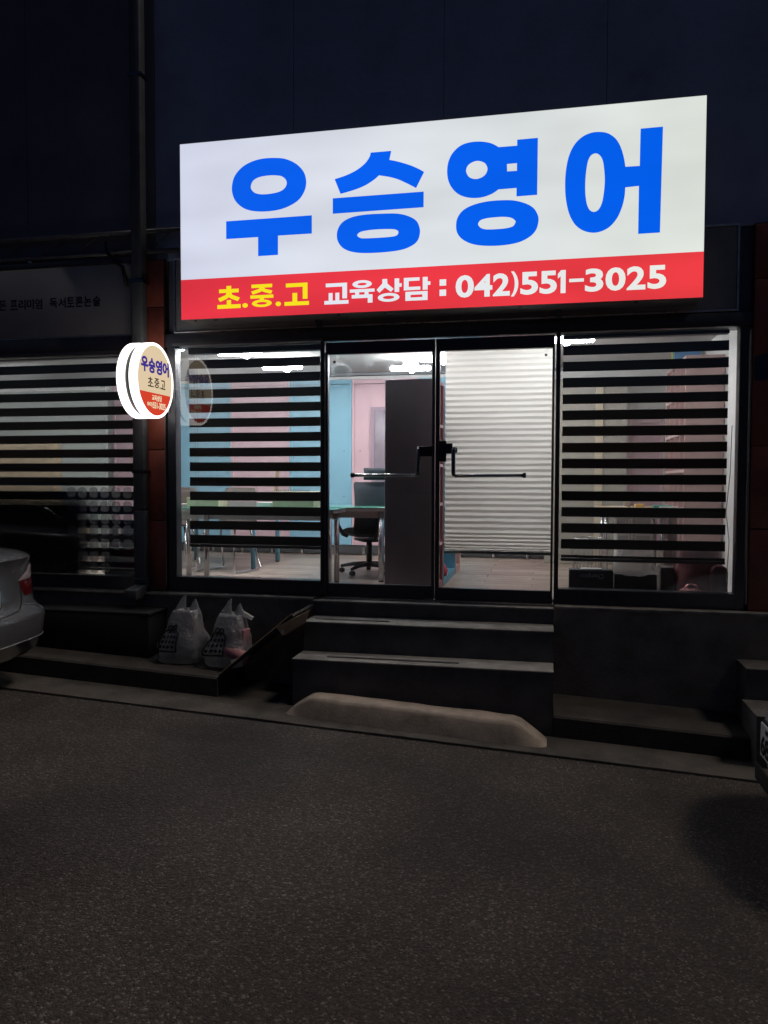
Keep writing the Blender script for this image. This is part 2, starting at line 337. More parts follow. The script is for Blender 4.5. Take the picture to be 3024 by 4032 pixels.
# doors
def door(x0, x1, gx0, gx1, gz0, gz1, lab, smear):
    b = MB(); zb = 0.016; zt = 2.034
    b.box(x0, gx0, -0.03, 0.02, zb, zt); b.box(gx1, x1, -0.03, 0.02, zb, zt)
    b.box(gx0, gx1, -0.03, 0.02, zb, gz0); b.box(gx0, gx1, -0.03, 0.02, gz1, zt)
    o = b.build('door', ALU, bld, bevel=0.003, seg=1); o['label'] = lab
    MB().quad((gx0, -0.004, gz0), (gx1, -0.004, gz0), (gx1, -0.004, gz1), (gx0, -0.004, gz1)).build('glass', glass('smeared_glass', smear=0.35) if smear else glass('pane_glass'), o)
    return o
dl = door(-1.727, -0.852, -1.710, -0.876, 0.120, 1.940, 'left door leaf, clear glass', True)
dr = door(-0.846, 0.050, -0.814, 0.033, 0.109, 1.940, 'right door leaf with a pleated shade behind it', False)
bx('threshold', SILL, bld, -1.74, 0.06, -0.06, 0.05, -0.004, 0.010, 0.002, 1)
# pull handles and locks
yh = -0.085
def pt(px, py, y=yh): return atY(px, py, y)
def bent(points, r, name, m, parent):
    return MB().tube(points, r, 12).build(name, m, parent, smooth=True)
h = bent([pt(1650, 1766, -0.03), pt(1650, 1766), pt(1648, 1775), pt(1646, 1860), pt(1648, 1873)], 0.0155, 'handle', DARKSTEEL, dl)
bent([pt(1392, 1871), pt(1650, 1872)], 0.0135, 'handle_bar', CHROME, h)
bent([pt(1382, 1871), pt(1394, 1871)], 0.019, 'end_cap', BLACKPL, h)
h = bent([pt(1787, 1768, -0.03), pt(1787, 1768), pt(1785, 1778), pt(1785, 1865), pt(1790, 1874)], 0.0155, 'handle', DARKSTEEL, dr)
bent([pt(1790, 1874), pt(2060, 1872)], 0.0135, 'handle_bar', CHROME, h)
bent([pt(2058, 1872), pt(2071, 1872)], 0.019, 'end_cap', BLACKPL, h)
a = pt(1640, 1797, -0.06); c = pt(1703, 1757, -0.06); bx('lock', BLACKPL, dl, a.x, c.x, -0.075, -0.031, a.z, c.z, 0.006)
a = pt(1728, 1818, -0.05); c = pt(1757, 1735, -0.05); lk = bx('lock', BLACKPL, dr, a.x, c.x, -0.068, -0.031, a.z, c.z, 0.003)
a = pt(1758, 1787, -0.05); c = pt(1782, 1746, -0.05); bx('lock_body', BLACKPL, lk, a.x, c.x, -0.075, -0.031, a.z, c.z, 0.003)
MB().tube([pt(1780, 1772, -0.055), pt(1800, 1773, -0.055)], 0.022, 14).build('knob', BLACKPL, lk, smooth=False, bevel=0.008)
for (px, py, par) in ((1317, 1424, dl), (2150, 1396, dr)):
    a = atY(px, py, -0.006); bx('glass_mark', mat('etched_mark', (0.12, 0.12, 0.12), 0.7), par, a.x - 0.009, a.x + 0.009, -0.0075, -0.006, a.z - 0.012, a.z + 0.006)
bx('pivot', BLACKPL, dl, -0.935, -0.895, -0.036, -0.031, 0.03, 0.075, 0.004)

# red pillars of big tiles
TILE = mat('red_tile', (0.30, 0.072, 0.045), 0.45, 0, 0.4, 5, 0.12, 40)
GROUT = mat('dark_grout', (0.05, 0.03, 0.028), 0.8)
def pillar(x0, x1, lab):
    p = bx('pillar', GROUT, bld, x0, x1, -0.05, 0.10, 0.015, 2.76); p['label'] = lab
    z = 0.02; k = 0
    while z < 2.75:
        z1 = min(z + 0.588, 2.755); j = random.uniform(-0.002, 0.002)
        bx('tile', TILE, p, x0 + 0.002, x1 - 0.002, -0.068 + j, -0.051, z, z1 - 0.007, 0.004); z = z1; k += 1
    return p
pillar(-3.396, -3.098, 'red tiled pillar between the two shop windows')
pillar(1.418, 1.86, 'red tiled pillar beside the right shop window')
# blank lower front beyond the right pillar
bx('side_panel', NAVY2, bld, 1.862, 14, -0.05, 0.02, 0.015, 2.76)
ap = atY(2976, 1452, -0.07)
pl = MB().poly([(1.428, -0.069, 1.655), (1.70, -0.069, 1.655), (1.70, -0.069, 1.83), (1.56, -0.069, 1.86), (1.428, -0.069, 1.82)], (0, -0.008, 0)).build('address_plate', mat('blue_enamel', (0.012, 0.022, 0.06), 0.4, 0, 0.2, 10))
tag(pl, 'dark blue house plate fixed to the red pillar right of the window', 'plate')

# ================================================================== DOWNPIPE, TRUSS
PIPE = mat('grey_pvc', (0.11, 0.118, 0.122), 0.5, 0, 0.3, 6, 0.08, 60)
dp = empty('downpipe', (-3.284, -0.15, 0.0), 'square grey rainwater downpipe running down the red tiled pillar', 'pipe')
bx('pipe', PIPE, dp, -3.334, -3.236, -0.175, -0.085, 0.70, 9.3, 0.012)
bx('pipe', PIPE, dp, -3.333, -3.237, -0.174, -0.086, 0.10, 0.692, 0.012)
for z in (0.09, 0.105, 0.12): bx('collar', PIPE, dp, -3.339, -3.231, -0.180, -0.080, z, z + 0.010, 0.003, 1)
MB().hexa([(-3.345, -0.31, -0.03), (-3.237, -0.31, -0.03), (-3.235, -0.20, -0.03), (-3.345, -0.20, -0.03)],
          [(-3.345, -0.31, 0.05), (-3.237, -0.31, 0.05), (-3.236, -0.08, 0.095), (-3.340, -0.08, 0.095)]).build('shoe', PIPE, dp, bevel=0.008)
for z in (1.0, 2.55, 4.2): bx('bracket', DARKSTEEL, dp, -3.343, -3.227, -0.180, -0.069, z, z + 0.025, 0.002, 1)
tr = empty('awning_truss', (-4.5, -0.05, 2.9), 'dark pipe truss of a folded awning above the neighbouring sign', 'truss')
TRM = mat('truss_paint', (0.13, 0.13, 0.14), 0.4, 0.3, 0.3, 10)
for z in (2.995, 2.83): MB().tube([(-7.5, -0.045, z), (-2.86, -0.045, z)], 0.02, 10).build('rail', TRM, tr, smooth=True)
x = -7.3; up = True
while x < -2.95:
    MB().tube([(x, -0.045, 2.848 if up else 2.975), (x + 0.17, -0.045, 2.975 if up else 2.848)], 0.008, 6).build('lattice_bar', TRM, tr); x += 0.34
MB().tube([(-3.62, -0.06, 2.93), (-3.60, -0.09, 2.84), (-3.53, -0.10, 2.76), (-3.45, -0.10, 2.70), (-3.42, -0.09, 2.55)], 0.016, 8).build('cable', BLACKPL, tr, smooth=True)
MB().tube([(-4.33, -0.075, 2.80), (-4.33, -0.075, 2.785)], 0.018, 10).build('clip', TRIM, tr)

# ================================================================== NEIGHBOUR'S UNLIT SIGN
ns = empty('fascia_sign', (-5.0, -0.04, 2.15), 'unlit grey sign board with dark lettering above the neighbouring window', 'sign')
bx('board', mat('grey_acrylic', (0.30, 0.30, 0.31), 0.45, 0, 0.12, 2), ns, -7.2, -3.372, -0.055, -0.002, 2.158, 2.745, 0.003)
bx('frame', ALU, ns, -7.2, -3.40, -0.066, -0.003, 2.7455, 2.79, 0.003); bx('frame', TRIM, ns, -7.2, -3.366, -0.060, -0.003, 2.147, 2.1575, 0.002, 1)
bx('frame', ALU, ns, -3.371, -3.40 + 0.0, -0.066, -0.003, 2.158, 2.745) if False else bx('frame', ALU, ns, -3.3715, -3.362, -0.062, -0.003, 2.158, 2.745, 0.002, 1)
INK = mat('dark_vinyl', (0.025, 0.025, 0.03), 0.5)
for body, x0, x1 in (('프', -4.542, -4.472), ('리', -4.460, -4.393), ('미', -4.381, -4.313), ('엄', -4.301, -4.232), ('독', -4.160, -4.088), ('서', -4.078, -4.008), ('토', -3.998, -3.926), ('론', -3.917, -3.846), ('논', -3.836, -3.765), ('술', -3.753, -3.682), ('돈', -4.652, -4.582)):
    text_shape('letter', INK, ns, body, (x0, x1, 2.402, 2.487), (0, -0.057, 0), X3, Z3, 0.002, 0.018)

# ================================================================== MAIN ILLUMINATED SIGN
SY = -0.33
sg = empty('shop_sign', (-0.89, SY, 2.2), 'large lit white and red box sign with blue Korean lettering above the doors', 'sign')
SX0, SX1, SZ0, SZ1, SZB = -2.814, 1.029, 2.197, 3.545, 2.505
BOXP = mat('sign_box_metal', (0.24, 0.24, 0.25), 0.45, 0.2, 0.25, 8)
b = MB(); t = 0.012                                         # open-fronted tray
b.box(SX0, SX1, SY + 0.004, -0.075, SZ0 - 0.0, SZ0 + t); b.box(SX0, SX1, SY + 0.004, -0.075, SZ1 - t, SZ1)
b.box(SX0, SX0 + t, SY + 0.004, -0.075, SZ0 + t, SZ1 - t); b.box(SX1 - t, SX1, SY + 0.004, -0.075, SZ0 + t, SZ1 - t)
b.box(SX0 + t, SX1 - t, -0.090, -0.076, SZ0 + t, SZ1 - t)
b.build('sign_case', BOXP, sg)
WF = lit_panel('lit_white_film', (0.64, 0.67, 0.81), (0.73, 0.77, 0.715), 1.0, 0.10)
RF = lit_panel('lit_red_film', (0.72, 0.034, 0.056), (0.74, 0.042, 0.052), 1.0, 0.18)
BF = lit_panel('lit_blue_film', (0.004, 0.112, 0.84), (0.001, 0.115, 0.84), 1.0, 0.06)
YF = emit('lit_yellow_film', (0.93, 0.76, 0.015), 1.0)
LF = lit_panel('lit_white_lettering', (0.74, 0.78, 0.92), (0.80, 0.82, 0.76), 1.0, 0.04)
b = MB()
nx, nz = 20, 6                                              # stretched film: very slightly wavy
def film(x0, x1, z0, z1, name, m):
    rows = [[(x0 + (x1 - x0) * i / nx, SY + 0.0015 * noise.noise(Vector((i * .6, j * .9, 1))), z0 + (z1 - z0) * j / nz) for i in range(nx + 1)] for j in range(nz + 1)]
    return MB().grid(rows).build(name, m, sg, smooth=True)
film(SX0, SX1, SZB, SZ1, 'white_face', WF); film(SX0, SX1, SZ0, SZB, 'red_band', RF)
# folded film lip along top and sides
LIP = mat('film_lip', (0.45, 0.44, 0.43), 0.6, 0, 0.3, 9)
bx('film_lip', LIP, sg, SX0 - 0.004, SX1 + 0.004, SY - 0.003, SY + 0.03, SZ1 + 0.0005, SZ1 + 0.006)
bx('film_lip', LIP, sg, SX0 - 0.005, SX0 - 0.0005, SY - 0.003, SY + 0.03, SZ0, SZ1); bx('film_lip', LIP, sg, SX1 + 0.0005, SX1 + 0.005, SY - 0.003, SY + 0.03, SZ0, SZ1)
for x in (-2.72, -2.55, -1.55, -1.2, -0.2, 0.6): MB().tube([(x, SY + 0.05, SZ0 - 0.006), (x, SY + 0.05, SZ0)], 0.012, 8).build('bolt', DARKSTEEL, sg)
def letter(zox, zoy, sc, outers, name='letter'):
    loops = []
    for lp in outers:
        loops.append([(lambda q: (q.x, q.z))(atY(zox + p.x * sc, zoy + p.y * sc, SY)) for p in smooth_loop(lp)])
    return flat_shape(name, BF, sg, loops, (0, SY - 0.0045, 0), X3, Z3, 0.003)
c = 1
letter(880, 600, .22303, [
 [(930,103),(1110,125),(1290,210),(1420,350),(1463,520),(1430,690),(1320,850),(1130,965),(930,1025),(690,1048),(480,1030),(330,970),(215,860),(160,720),(158,580),(205,420),(330,270),(500,170),(700,115)],
 [(900,408),(1030,425),(1105,490),(1120,560),(1085,635),(1000,695),(850,732),(680,745),(560,720),(495,655),(487,590),(525,505),(620,445),(760,415)],
 [(52,1222,c),(1562,1115,c),(1562,1435,c),(965,1472,c),(965,1812,c),(617,1834,c),(615,1498,c),(53,1533,c)]])
letter(1290, 570, .24714, [
 [(690,130,c),(1015,102,c),(985,245,c),(1120,272),(1300,325),(1430,378),(1538,437,c),(1410,692,c),(1270,620),(1120,553),(980,515),(820,490,c),(740,560),(600,650),(430,720),(208,785,c),(115,553,c),(300,490),(470,405),(600,300),(670,200)],
 [(85,858,c),(1532,750,c),(1530,998,c),(85,1102,c)],
 [(920,1100),(1130,1103),(1300,1145),(1420,1220),(1468,1330),(1470,1420),(1440,1520),(1360,1600),(1200,1670),(950,1710),(620,1728),(400,1710),(250,1650),(170,1550),(150,1440),(175,1330),(250,1230),(400,1155),(620,1115)],
 [(1040,1347),(1110,1365),(1130,1400),(1105,1445),(1030,1467),(850,1483),(620,1494),(530,1490),(482,1462),(475,1435),(500,1405),(560,1380),(700,1358),(870,1347)]])
letter(1740, 520, .24714, [
 [(905,245,c),(1200,222,c),(1200,127,c),(1530,97,c),(1518,1003,c),(1188,1028,c),(1190,893,c),(900,917,c),(800,985),(650,1040),(480,1053),(320,1020),(200,940),(115,810),(85,650),(105,480),(180,330),(310,215),(470,165),(640,158),(790,185)],
 [(590,463),(680,495),(722,560),(722,625),(680,695),(600,742),(520,752),(440,725),(395,660),(388,600),(420,530),(500,477)],
 [(1037,512,c),(1196,498,c),(1196,622,c),(1040,632,c)],
 [(960,1090),(1150,1095),(1330,1140),(1460,1215),(1530,1330),(1538,1430),(1500,1560),(1400,1670),(1220,1760),(980,1805),(720,1815),(500,1790),(340,1720),(250,1620),(227,1500),(250,1370),(340,1250),(500,1165),(720,1110)],
 [(980,1353),(1100,1367),(1165,1410),(1170,1450),(1130,1505),(1030,1535),(880,1550),(720,1555),(630,1535),(583,1490),(582,1450),(620,1405),(720,1375),(850,1360)]])
letter(2200, 470, .27125, [
 [(967,693,c),(1175,680,c),(1188,140,c),(1512,110,c),(1468,1645,c),(1152,1665,c),(1163,968,c),(965,990,c),(955,1120),(920,1270),(850,1430),(740,1560),(610,1630),(480,1647),(340,1610),(230,1520),(150,1370),(105,1170),(92,960),(105,740),(150,530),(230,370),(340,260),(470,200),(600,187),(720,210),(830,290),(900,410),(945,560)],
 [(535,497),(590,520),(635,590),(658,720),(668,880),(655,1060),(625,1220),(575,1315),(510,1347),(450,1320),(410,1240),(388,1100),(385,930),(398,760),(425,610),(470,525)]])
# red band lettering: (character, left, right, bottom, top) measured on the band
def sp(px, py): q = atY(px, py, SY); return q.x, q.z
def _ring(cx, cy, rx_, ry_, hx, hy): return [zigloop(cx, cy, rx_, ry_, 40), zigloop(cx, cy, hx, hy, 32)]
def _rc(x0, x1, y0, y1): return [(x0, y0), (x1, y0), (x1, y1), (x0, y1)]
GLYPH = {
 '초': [_rc(.40, .60, .8605, 1.0), _rc(.08, .92, .7005, .86), [(.40, .70), (.61, .70), (.64, .60), (.97, .46), (.88, .31), (.60, .43), (.50, .50), (.40, .43), (.12, .31), (.03, .46), (.36, .60)], _rc(.41, .59, .1705, .37), _rc(0, 1, 0, .17)],
 '중': [_rc(.05, .95, .8505, 1.0), [(.40, .85), (.61, .85), (.64, .79), (.96, .70), (.90, .56), (.60, .65), (.50, .70), (.40, .65), (.10, .56), (.04, .70), (.36, .79)], _rc(0, 1, .385, .525), _rc(.41, .59, .325, .3845)] + _ring(.5, .16, .43, .163, .23, .06),
 '고': [[(.06, 1), (.94, 1), (.94, .28), (.75, .28), (.75, .83), (.06, .83)], _rc(.33, .52, .1705, .56), _rc(0, 1, 0, .17)],
 '교': [[(.06, 1), (.94, 1), (.94, .26), (.75, .26), (.75, .83), (.06, .83)], _rc(.18, .34, .1705, .54), _rc(.46, .62, .1705, .54), _rc(0, 1, 0, .17)],
 '육': _ring(.5, .83, .39, .17, .19, .06) + [_rc(0, 1, .475, .61), _rc(.22, .38, .365, .4745), _rc(.60, .76, .365, .4745), [(.08, .3645), (.92, .3645), (.92, 0), (.73, 0), (.73, .215), (.08, .215)]],
 '상': [[(.23, 1), (.42, 1), (.43, .80), (.68, .55), (.57, .43), (.33, .63), (.11, .41), (0, .54), (.23, .81)], _rc(.72, .90, .41, 1), _rc(.9005, 1.0, .63, .78)] + _ring(.48, .19, .43, .19, .23, .075),
 '담': [[(.02, 1), (.60, 1), (.60, .86), (.20, .86), (.20, .60), (.63, .60), (.63, .46), (.02, .46)], _rc(.72, .90, .45, 1), _rc(.9005, 1.0, .65, .80), _rc(.08, .90, 0, .39), _rc(.27, .71, .135, .255)],
 '1': [[(0, .84), (.40, 1), (1, 1), (1, 0), (.36, 0), (.36, .74), (0, .64)]],
}
def word(chars, m, x0, x1, z0, z1, bold):
    for ch, fa, fb, fc, fd in chars:
        if ch in GLYPH:
            ga, gb, gc, gd = x0 + (x1 - x0) * fa, x0 + (x1 - x0) * fb, z0 + (z1 - z0) * fc, z0 + (z1 - z0) * fd
            flat_shape('letter', m, sg, [[(ga + (gb - ga) * p[0], gc + (gd - gc) * p[1]) for p in lp] for lp in GLYPH[ch]], (0, SY - 0.0045, 0), X3, Z3, 0.003); continue
        text_shape('letter', m, sg, ch, (x0 + (x1 - x0) * fa, x0 + (x1 - x0) * fb, z0 + (z1 - z0) * fc, z0 + (z1 - z0) * fd), (0, SY - 0.0045, 0), X3, Z3, 0.003, bold)
x0, z0 = sp(857, 1217); x1, z1 = sp(1217, 1110)
word([('초', 0, .258, 0, 1), ('.', .278, .338, 0, .2), ('중', .367, .617, 0, 1), ('.', .642, .70, 0, .2), ('고', .738, 1, 0, .97)], YF, x0, x1, z0, z1, 0.050)
x0, z0 = sp(1278, 1200); x1, z1 = sp(1695, 1090)
word([('교', 0, .232, 0, .93), ('육', .245, .48, 0, 1), ('상', .50, .735, 0, 1), ('담', .75, 1, 0, 1)], LF, x0, x1, z0, z1, 0.050)
xa, za = sp(1731, 1166); xb, zb_ = sp(1757, 1100)
bx('letter', LF, sg, xa, xb, SY - 0.006, SY - 0.003, za, za + 0.045); bx('letter', LF, sg, xa, xb, SY - 0.006, SY - 0.003, zb_ - 0.045, zb_)
x0, z0 = sp(1794, 1174); x1, z1 = sp(2624, 1043)
fr = [('0', 868, 934), ('4', 936, 1000), ('2', 1002, 1062), (')', 1066, 1092), ('5', 1099, 1161), ('5', 1166, 1226), ('1', 1229, 1256), ('-', 1268, 1318), ('3', 1322, 1384), ('0', 1391, 1458), ('2', 1462, 1524), ('5', 1531, 1592)]
word([(ch, (a - 868) / 724, (e - 868) / 724, 0.46 if ch == '-' else (-.05 if ch == ')' else 0), 0.60 if ch == '-' else (1.06 if ch == ')' else 1)) for ch, a, e in fr], LF, x0, x1, z0, z1, 0.030)

# ================================================================== ROUND PROJECTING SIGN
rx, ry, rz, rr = -3.009, -0.386, 1.72, 0.276
rs = empty('round_sign', (rx, ry, rz), 'round lit double drum sign projecting from the pillar beside the left window', 'sign')
RIM = emit('lit_rim', (1.0, 0.95, 0.90), 2.2)
GAPM = mat('drum_gap', (0.03, 0.04, 0.045), 0.4)
CREAM = emit('lit_cream_film', (0.74, 0.58, 0.38), 1.0)
REDF = emit('lit_round_red', (0.66, 0.055, 0.025), 1.0)
def ringx(xa, xb, ra, rb, name, m):
    rows = []; N = 64
    for (xx, r_) in ((xa, ra), (xb, ra), (xb, rb), (xa, rb), (xa, ra)):
        rows.append([(xx, ry + r_ * math.cos(2 * math.pi * k / N), rz + r_ * math.sin(2 * math.pi * k / N)) for k in range(N)])
    o = MB().grid(rows, True).build(name, m, rs); return o
ringx(rx - 0.062, rx, rr + 0.018, rr - 0.004, 'rim', RIM)
ringx(rx - 0.165, rx - 0.105, rr + 0.018, rr - 0.004, 'rim', RIM)
ringx(rx - 0.1045, rx - 0.0625, rr - 0.006, rr - 0.03, 'drum', GAPM)
for xf, ax in ((rx - 0.003, 1), (rx - 0.162, -1)):
    zc = -0.098                                            # red segment below this height
    th = math.asin(zc / (rr - 0.004)); N = 48; re = rr - 0.004
    top = [(math.cos(th + (math.pi - 2 * th) * k / N) * re, math.sin(th + (math.pi - 2 * th) * k / N) * re) for k in range(N + 1)]
    bot = [(math.cos(math.pi - th + (math.pi + 2 * th) * k / N) * re, math.sin(math.pi - th + (math.pi + 2 * th) * k / N) * re) for k in range(N + 1)]
    AX = (0, 1 * ax, 0)
    flat_shape('face', CREAM, rs, [top], (xf, ry, rz), AX, Z3, 0.002); flat_shape('face', REDF, rs, [bot], (xf, ry, rz), AX, Z3, 0.002)
    VIO = emit('lit_violet_film', (0.055, 0.035, 0.30), 0.9); BLK = emit('lit_black_film', (0.012, 0.010, 0.010), 1.0); CRL = emit('lit_cream_lettering', (0.85, 0.68, 0.45), 1.0)
    xo = xf + 0.0025 * ax
    for k, ch in enumerate('우승영어'): text_shape('letter', VIO, rs, ch, (-0.218 + k * 0.1115, -0.218 + k * 0.1115 + 0.104, 0.052, 0.168), (xo, ry, rz), AX, Z3, 0.002, 0.045)
    for ch, a, e, lo, hi in (('초', -.118, -.044, -.040, .036), ('.', -.034, -.024, -.040, -.028), ('중', -.016, .058, -.040, .036), ('.', .067, .077, -.040, -.028), ('고', .086, .156, -.040, .032)):
        text_shape('letter', BLK, rs, ch, (a, e, lo - 0.015, hi - 0.015), (xo, ry, rz), AX, Z3, 0.002, 0.012)
    text_shape('letter', CRL, rs, '교육상담', (-.057, .098, -.158, -.112), (xo, ry, rz), AX, Z3, 0.002, 0.02)
    text_shape('letter', CRL, rs, '042)', (-.130, -.052, -.212, -.174), (xo, ry, rz), AX, Z3, 0.002, 0.015)
    text_shape('letter', CRL, rs, '551-3025', (-.046, .160, -.218, -.168), (xo, ry, rz), AX, Z3, 0.002, 0.02)
for z in (rz + 0.10, rz - 0.13):
    bx('bracket', TRIM, rs, rx - 0.10, rx - 0.05, ry + rr - 0.01, -0.045, z - 0.018, z + 0.018, 0.003, 1)
    MB().tube([(rx - 0.035, -0.075, z), (rx - 0.051, -0.075, z)], 0.010, 8).build('bolt', CHROME, rs)
bx('mounting_bar', SEAM, rs, rx - 0.096, rx - 0.054, -0.060, -0.046, rz - 0.22, rz + 0.2, 0.002, 1)

# ================================================================== STEPS
st = empty('entrance_steps', (-0.87, -0.4, -0.8), 'two grey concrete steps below the glass doors with dark grip strips', 'steps')
RISER = mat('riser_shade', (0.11, 0.105, 0.10), 0.85, 0, 0.4, 5, 0.3, 80)  # concrete darkened: shade of the unlit risers put into the colour
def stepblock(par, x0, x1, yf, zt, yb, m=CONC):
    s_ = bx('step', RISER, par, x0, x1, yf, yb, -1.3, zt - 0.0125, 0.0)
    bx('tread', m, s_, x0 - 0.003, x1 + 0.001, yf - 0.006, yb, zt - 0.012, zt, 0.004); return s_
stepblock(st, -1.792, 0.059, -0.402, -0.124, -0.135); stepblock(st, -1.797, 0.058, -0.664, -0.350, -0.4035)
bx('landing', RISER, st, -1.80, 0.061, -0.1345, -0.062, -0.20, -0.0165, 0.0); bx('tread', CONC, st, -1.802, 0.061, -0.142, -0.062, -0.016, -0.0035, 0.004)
GRIP = mat('grip_strip', (0.045, 0.045, 0.043), 0.8, 0, 0.4, 30, 0.3, 200)
def grip(pa, pb, z, yw):
    a = atZ(*pa, z); c_ = atZ(*pb, z); bx('grip_strip', GRIP, st, a.x, c_.x, a.y - 0.0, a.y + yw, z, z + 0.004, 0.0)
grip((1240, 2438), (1532, 2450), -0.124, 0.035); grip((1286, 2588), (1806, 2614), -0.350, 0.035)
s2 = empty('entrance_steps', (1.8, -0.4, -1.0), 'concrete steps of the next unit right of the red pillar', 'steps')
DIMC = mat('dimmed_concrete', (0.14, 0.13, 0.12), 0.88, 0, 0.5, 5, 0.35, 90)  # darker copy of the step concrete, with shade put into its colour
stepblock(s2, 1.335, 3.2, -0.42, -0.318, -0.136, DIMC); stepblock(s2, 1.31, 3.2, -0.80, -0.53, -0.4215, DIMC)

# ================================================================== WHEEL STOP
def wheel_stop():
    a = atZ(1112, 2812, gz(-1.87) + 0.01); c_ = atZ(2158, 2945, gz(0.0) + 0.01)
    p0 = Vector((a.x, -0.70, 0)); L = c_.x - a.x; n = 40; rows = []
    for i in range(n + 1):
        t = i / n; x = a.x + L * t; zg = gz(x) - 0.01; e = min(t, 1 - t) * L; k = min(1, max(0.0, e / 0.20)); k = k ** 0.8
        h = 0.012 + 0.150 * k; yf = -0.905 - 0.05 * t; yb = -0.70 - 0.02 * t; row = []
        prof = [(yf, 0), (yf + 0.016, 0.40), (yf + 0.036, 0.82), (yf + 0.046, 0.94), (yf + 0.062, 0.985), (yf + 0.09, 1.0), (yb - 0.03, 1.0), (yb - 0.008, 0.93), (yb, 0.7), (yb, 0)]
        for (y, q) in prof:
            nz_ = noise.noise(Vector((x * 6, y * 9, q * 3))) * 0.006
            row.append((x, y + nz_ + (0.02 * (1 - k) if y < -0.8 else 0), zg + h * q + nz_ * 0.7))
        rows.append(row)
    b = MB().grid(rows)
    for r_ in (rows[0], rows[-1]): o = len(b.v); b.v += r_; b.f.append(tuple(range(o, o + len(r_))))
    o = b.build('wheel_stop', mat('stop_concrete', (0.42, 0.345, 0.28), 0.85, 0, 0.42, 5.0, 0.22, 60), smooth=True)
    return tag(o, 'long worn concrete wheel stop lying in the gutter before the steps', 'wheel stop')
wheel_stop()

# ================================================================== INTERIOR SHELL
FZ, CZ, BY = 0.03, 2.235, 3.2
WOOD = mat('floor_sub', (0.25, 0.2, 0.16), 0.7)
fl = tag(MB().quad((-9, 0.06, FZ), (1.6, 0.06, FZ), (1.6, BY + 0.1, FZ), (-9, BY + 0.1, FZ)).build('shop_floor', WOOD), kind='structure')
WD = [mat('plank_%s' % k, c_, 0.45, 0, 0.28, 3.5, 0.1, 60) for k, c_ in zip('abcd', ((.37, .295, .24), (.41, .33, .27), (.34, .265, .215), (.43, .355, .30)))]
proto = {}
y = 0.07; r_i = 0
while y < BY:
    x = -4.7 - (r_i % 3) * 0.42
    while x < 1.45:
        xe = min(x + 1.25, 1.52); key = random.randrange(4)
        bx('plank', WD[key], fl, x + 0.002, xe - 0.002, y + 0.001, y + 0.157, FZ + 0.001, FZ + 0.006 + random.uniform(0, .0006)); x = xe
    y += 0.16; r_i += 1
CEIL = mat('ceiling_paint', (0.50, 0.50, 0.485), 0.8, 0, 0.1, 1.5)
tag(MB().box(-9, 1.75, 0.05, BY + 0.2, CZ, CZ + 0.05).build('shop_ceiling', CEIL), kind='structure')
tag(MB().box(-9, 1.75, BY, BY + 0.1, 0, CZ).build('shop_wall', WHITEP), kind='structure')
tag(MB().box(1.465, 1.60, 0.06, BY, 0, CZ).build('shop_wall', WHITEP), kind='structure')
tag(MB().box(-9.1, -9, 0.06, BY, 0, CZ).build('shop_wall', WHITEP), kind='structure')
tag(MB().box(-9, 1.75, 0.056, 0.13, 2.05, CZ).build('shop_wall', WHITEP), kind='structure')      # downstand above the glazing
tag(MB().box(-3.39, -3.08, 0.101, 0.16, 0, 2.05).build('shop_wall', WHITEP), kind='structure')   # inner face of the pillar
tag(MB().box(-9, 1.75, BY - 0.10, BY - 0.001, CZ - 0.03, CZ - 0.001).build('ceiling_moulding', mat('moulding_grey', (0.22, 0.23, 0.25), 0.6)), kind='structure')

# pink and blue partition along the back wall
PINK = mat('pink_panel', (0.68, 0.46, 0.51), 0.5, 0, 0.05, 3); BLUE = mat('blue_panel', (0.25, 0.50, 0.64), 0.5, 0, 0.05, 3)
pw = empty('partition_wall', (-2.5, BY - 0.05, FZ), 'tall pink and sky blue panelled partition along the back of the shop', 'partition')
cuts = [(-5.49, -4.66, 'p'), (-4.66, -3.87, 'b'), (-3.87, -3.10, 'p'), (-3.10, -2.31, 'b'), (-2.31, -1.50, 'p'), (-1.50, -0.70, 'b'), (-0.70, 0.05, 'p'), (0.86, 1.27, 'p')]
yb = BY - 0.075
for x0, x1, k in cuts:
    m = PINK if k == 'p' else BLUE; zt = 2.16 if x0 < 0.5 else 1.64
    p = bx('panel', m, pw, x0 + 0.004, x1 - 0.004, yb, yb + 0.03, FZ + 0.13, zt - 0.06, 0.002, 1); p['label'] = ('pink' if k == 'p' else 'sky blue') + ' panel'
    for q in ((x0 + 0.002, x0 + 0.035), (x1 - 0.035, x1 - 0.002)): bx('stile', m, p, q[0], q[1], yb - 0.018, yb - 0.001, FZ + 0.13, zt - 0.001, 0.002, 1)
    bx('rail', m, p, x0 + 0.0355, x1 - 0.0355, yb - 0.017, yb - 0.001, zt - 0.055, zt - 0.001, 0.002, 1)
    for (sx, sz) in ((x0 + .1, .75), (x1 - .1, .75), (x0 + .1, 1.3), (x1 - .1, 1.3)): MB().tube([(sx, yb - .004, sz), (sx, yb, sz)], 0.006, 6).build('screw', DARKSTEEL, p)
bx('kick_rail', mat('kick_dark', (0.05, 0.05, 0.055), 0.5), pw, -5.49, 0.05, yb + 0.004, yb + 0.03, FZ + 0.02, FZ + 0.125)
x = -4.5
while x < 0.0:
    MB().tube([(x, yb - 0.01, FZ + 0.007), (x, yb - 0.01, FZ + 0.10)], 0.02, 8).build('foot', CHROME, pw); x += 0.39
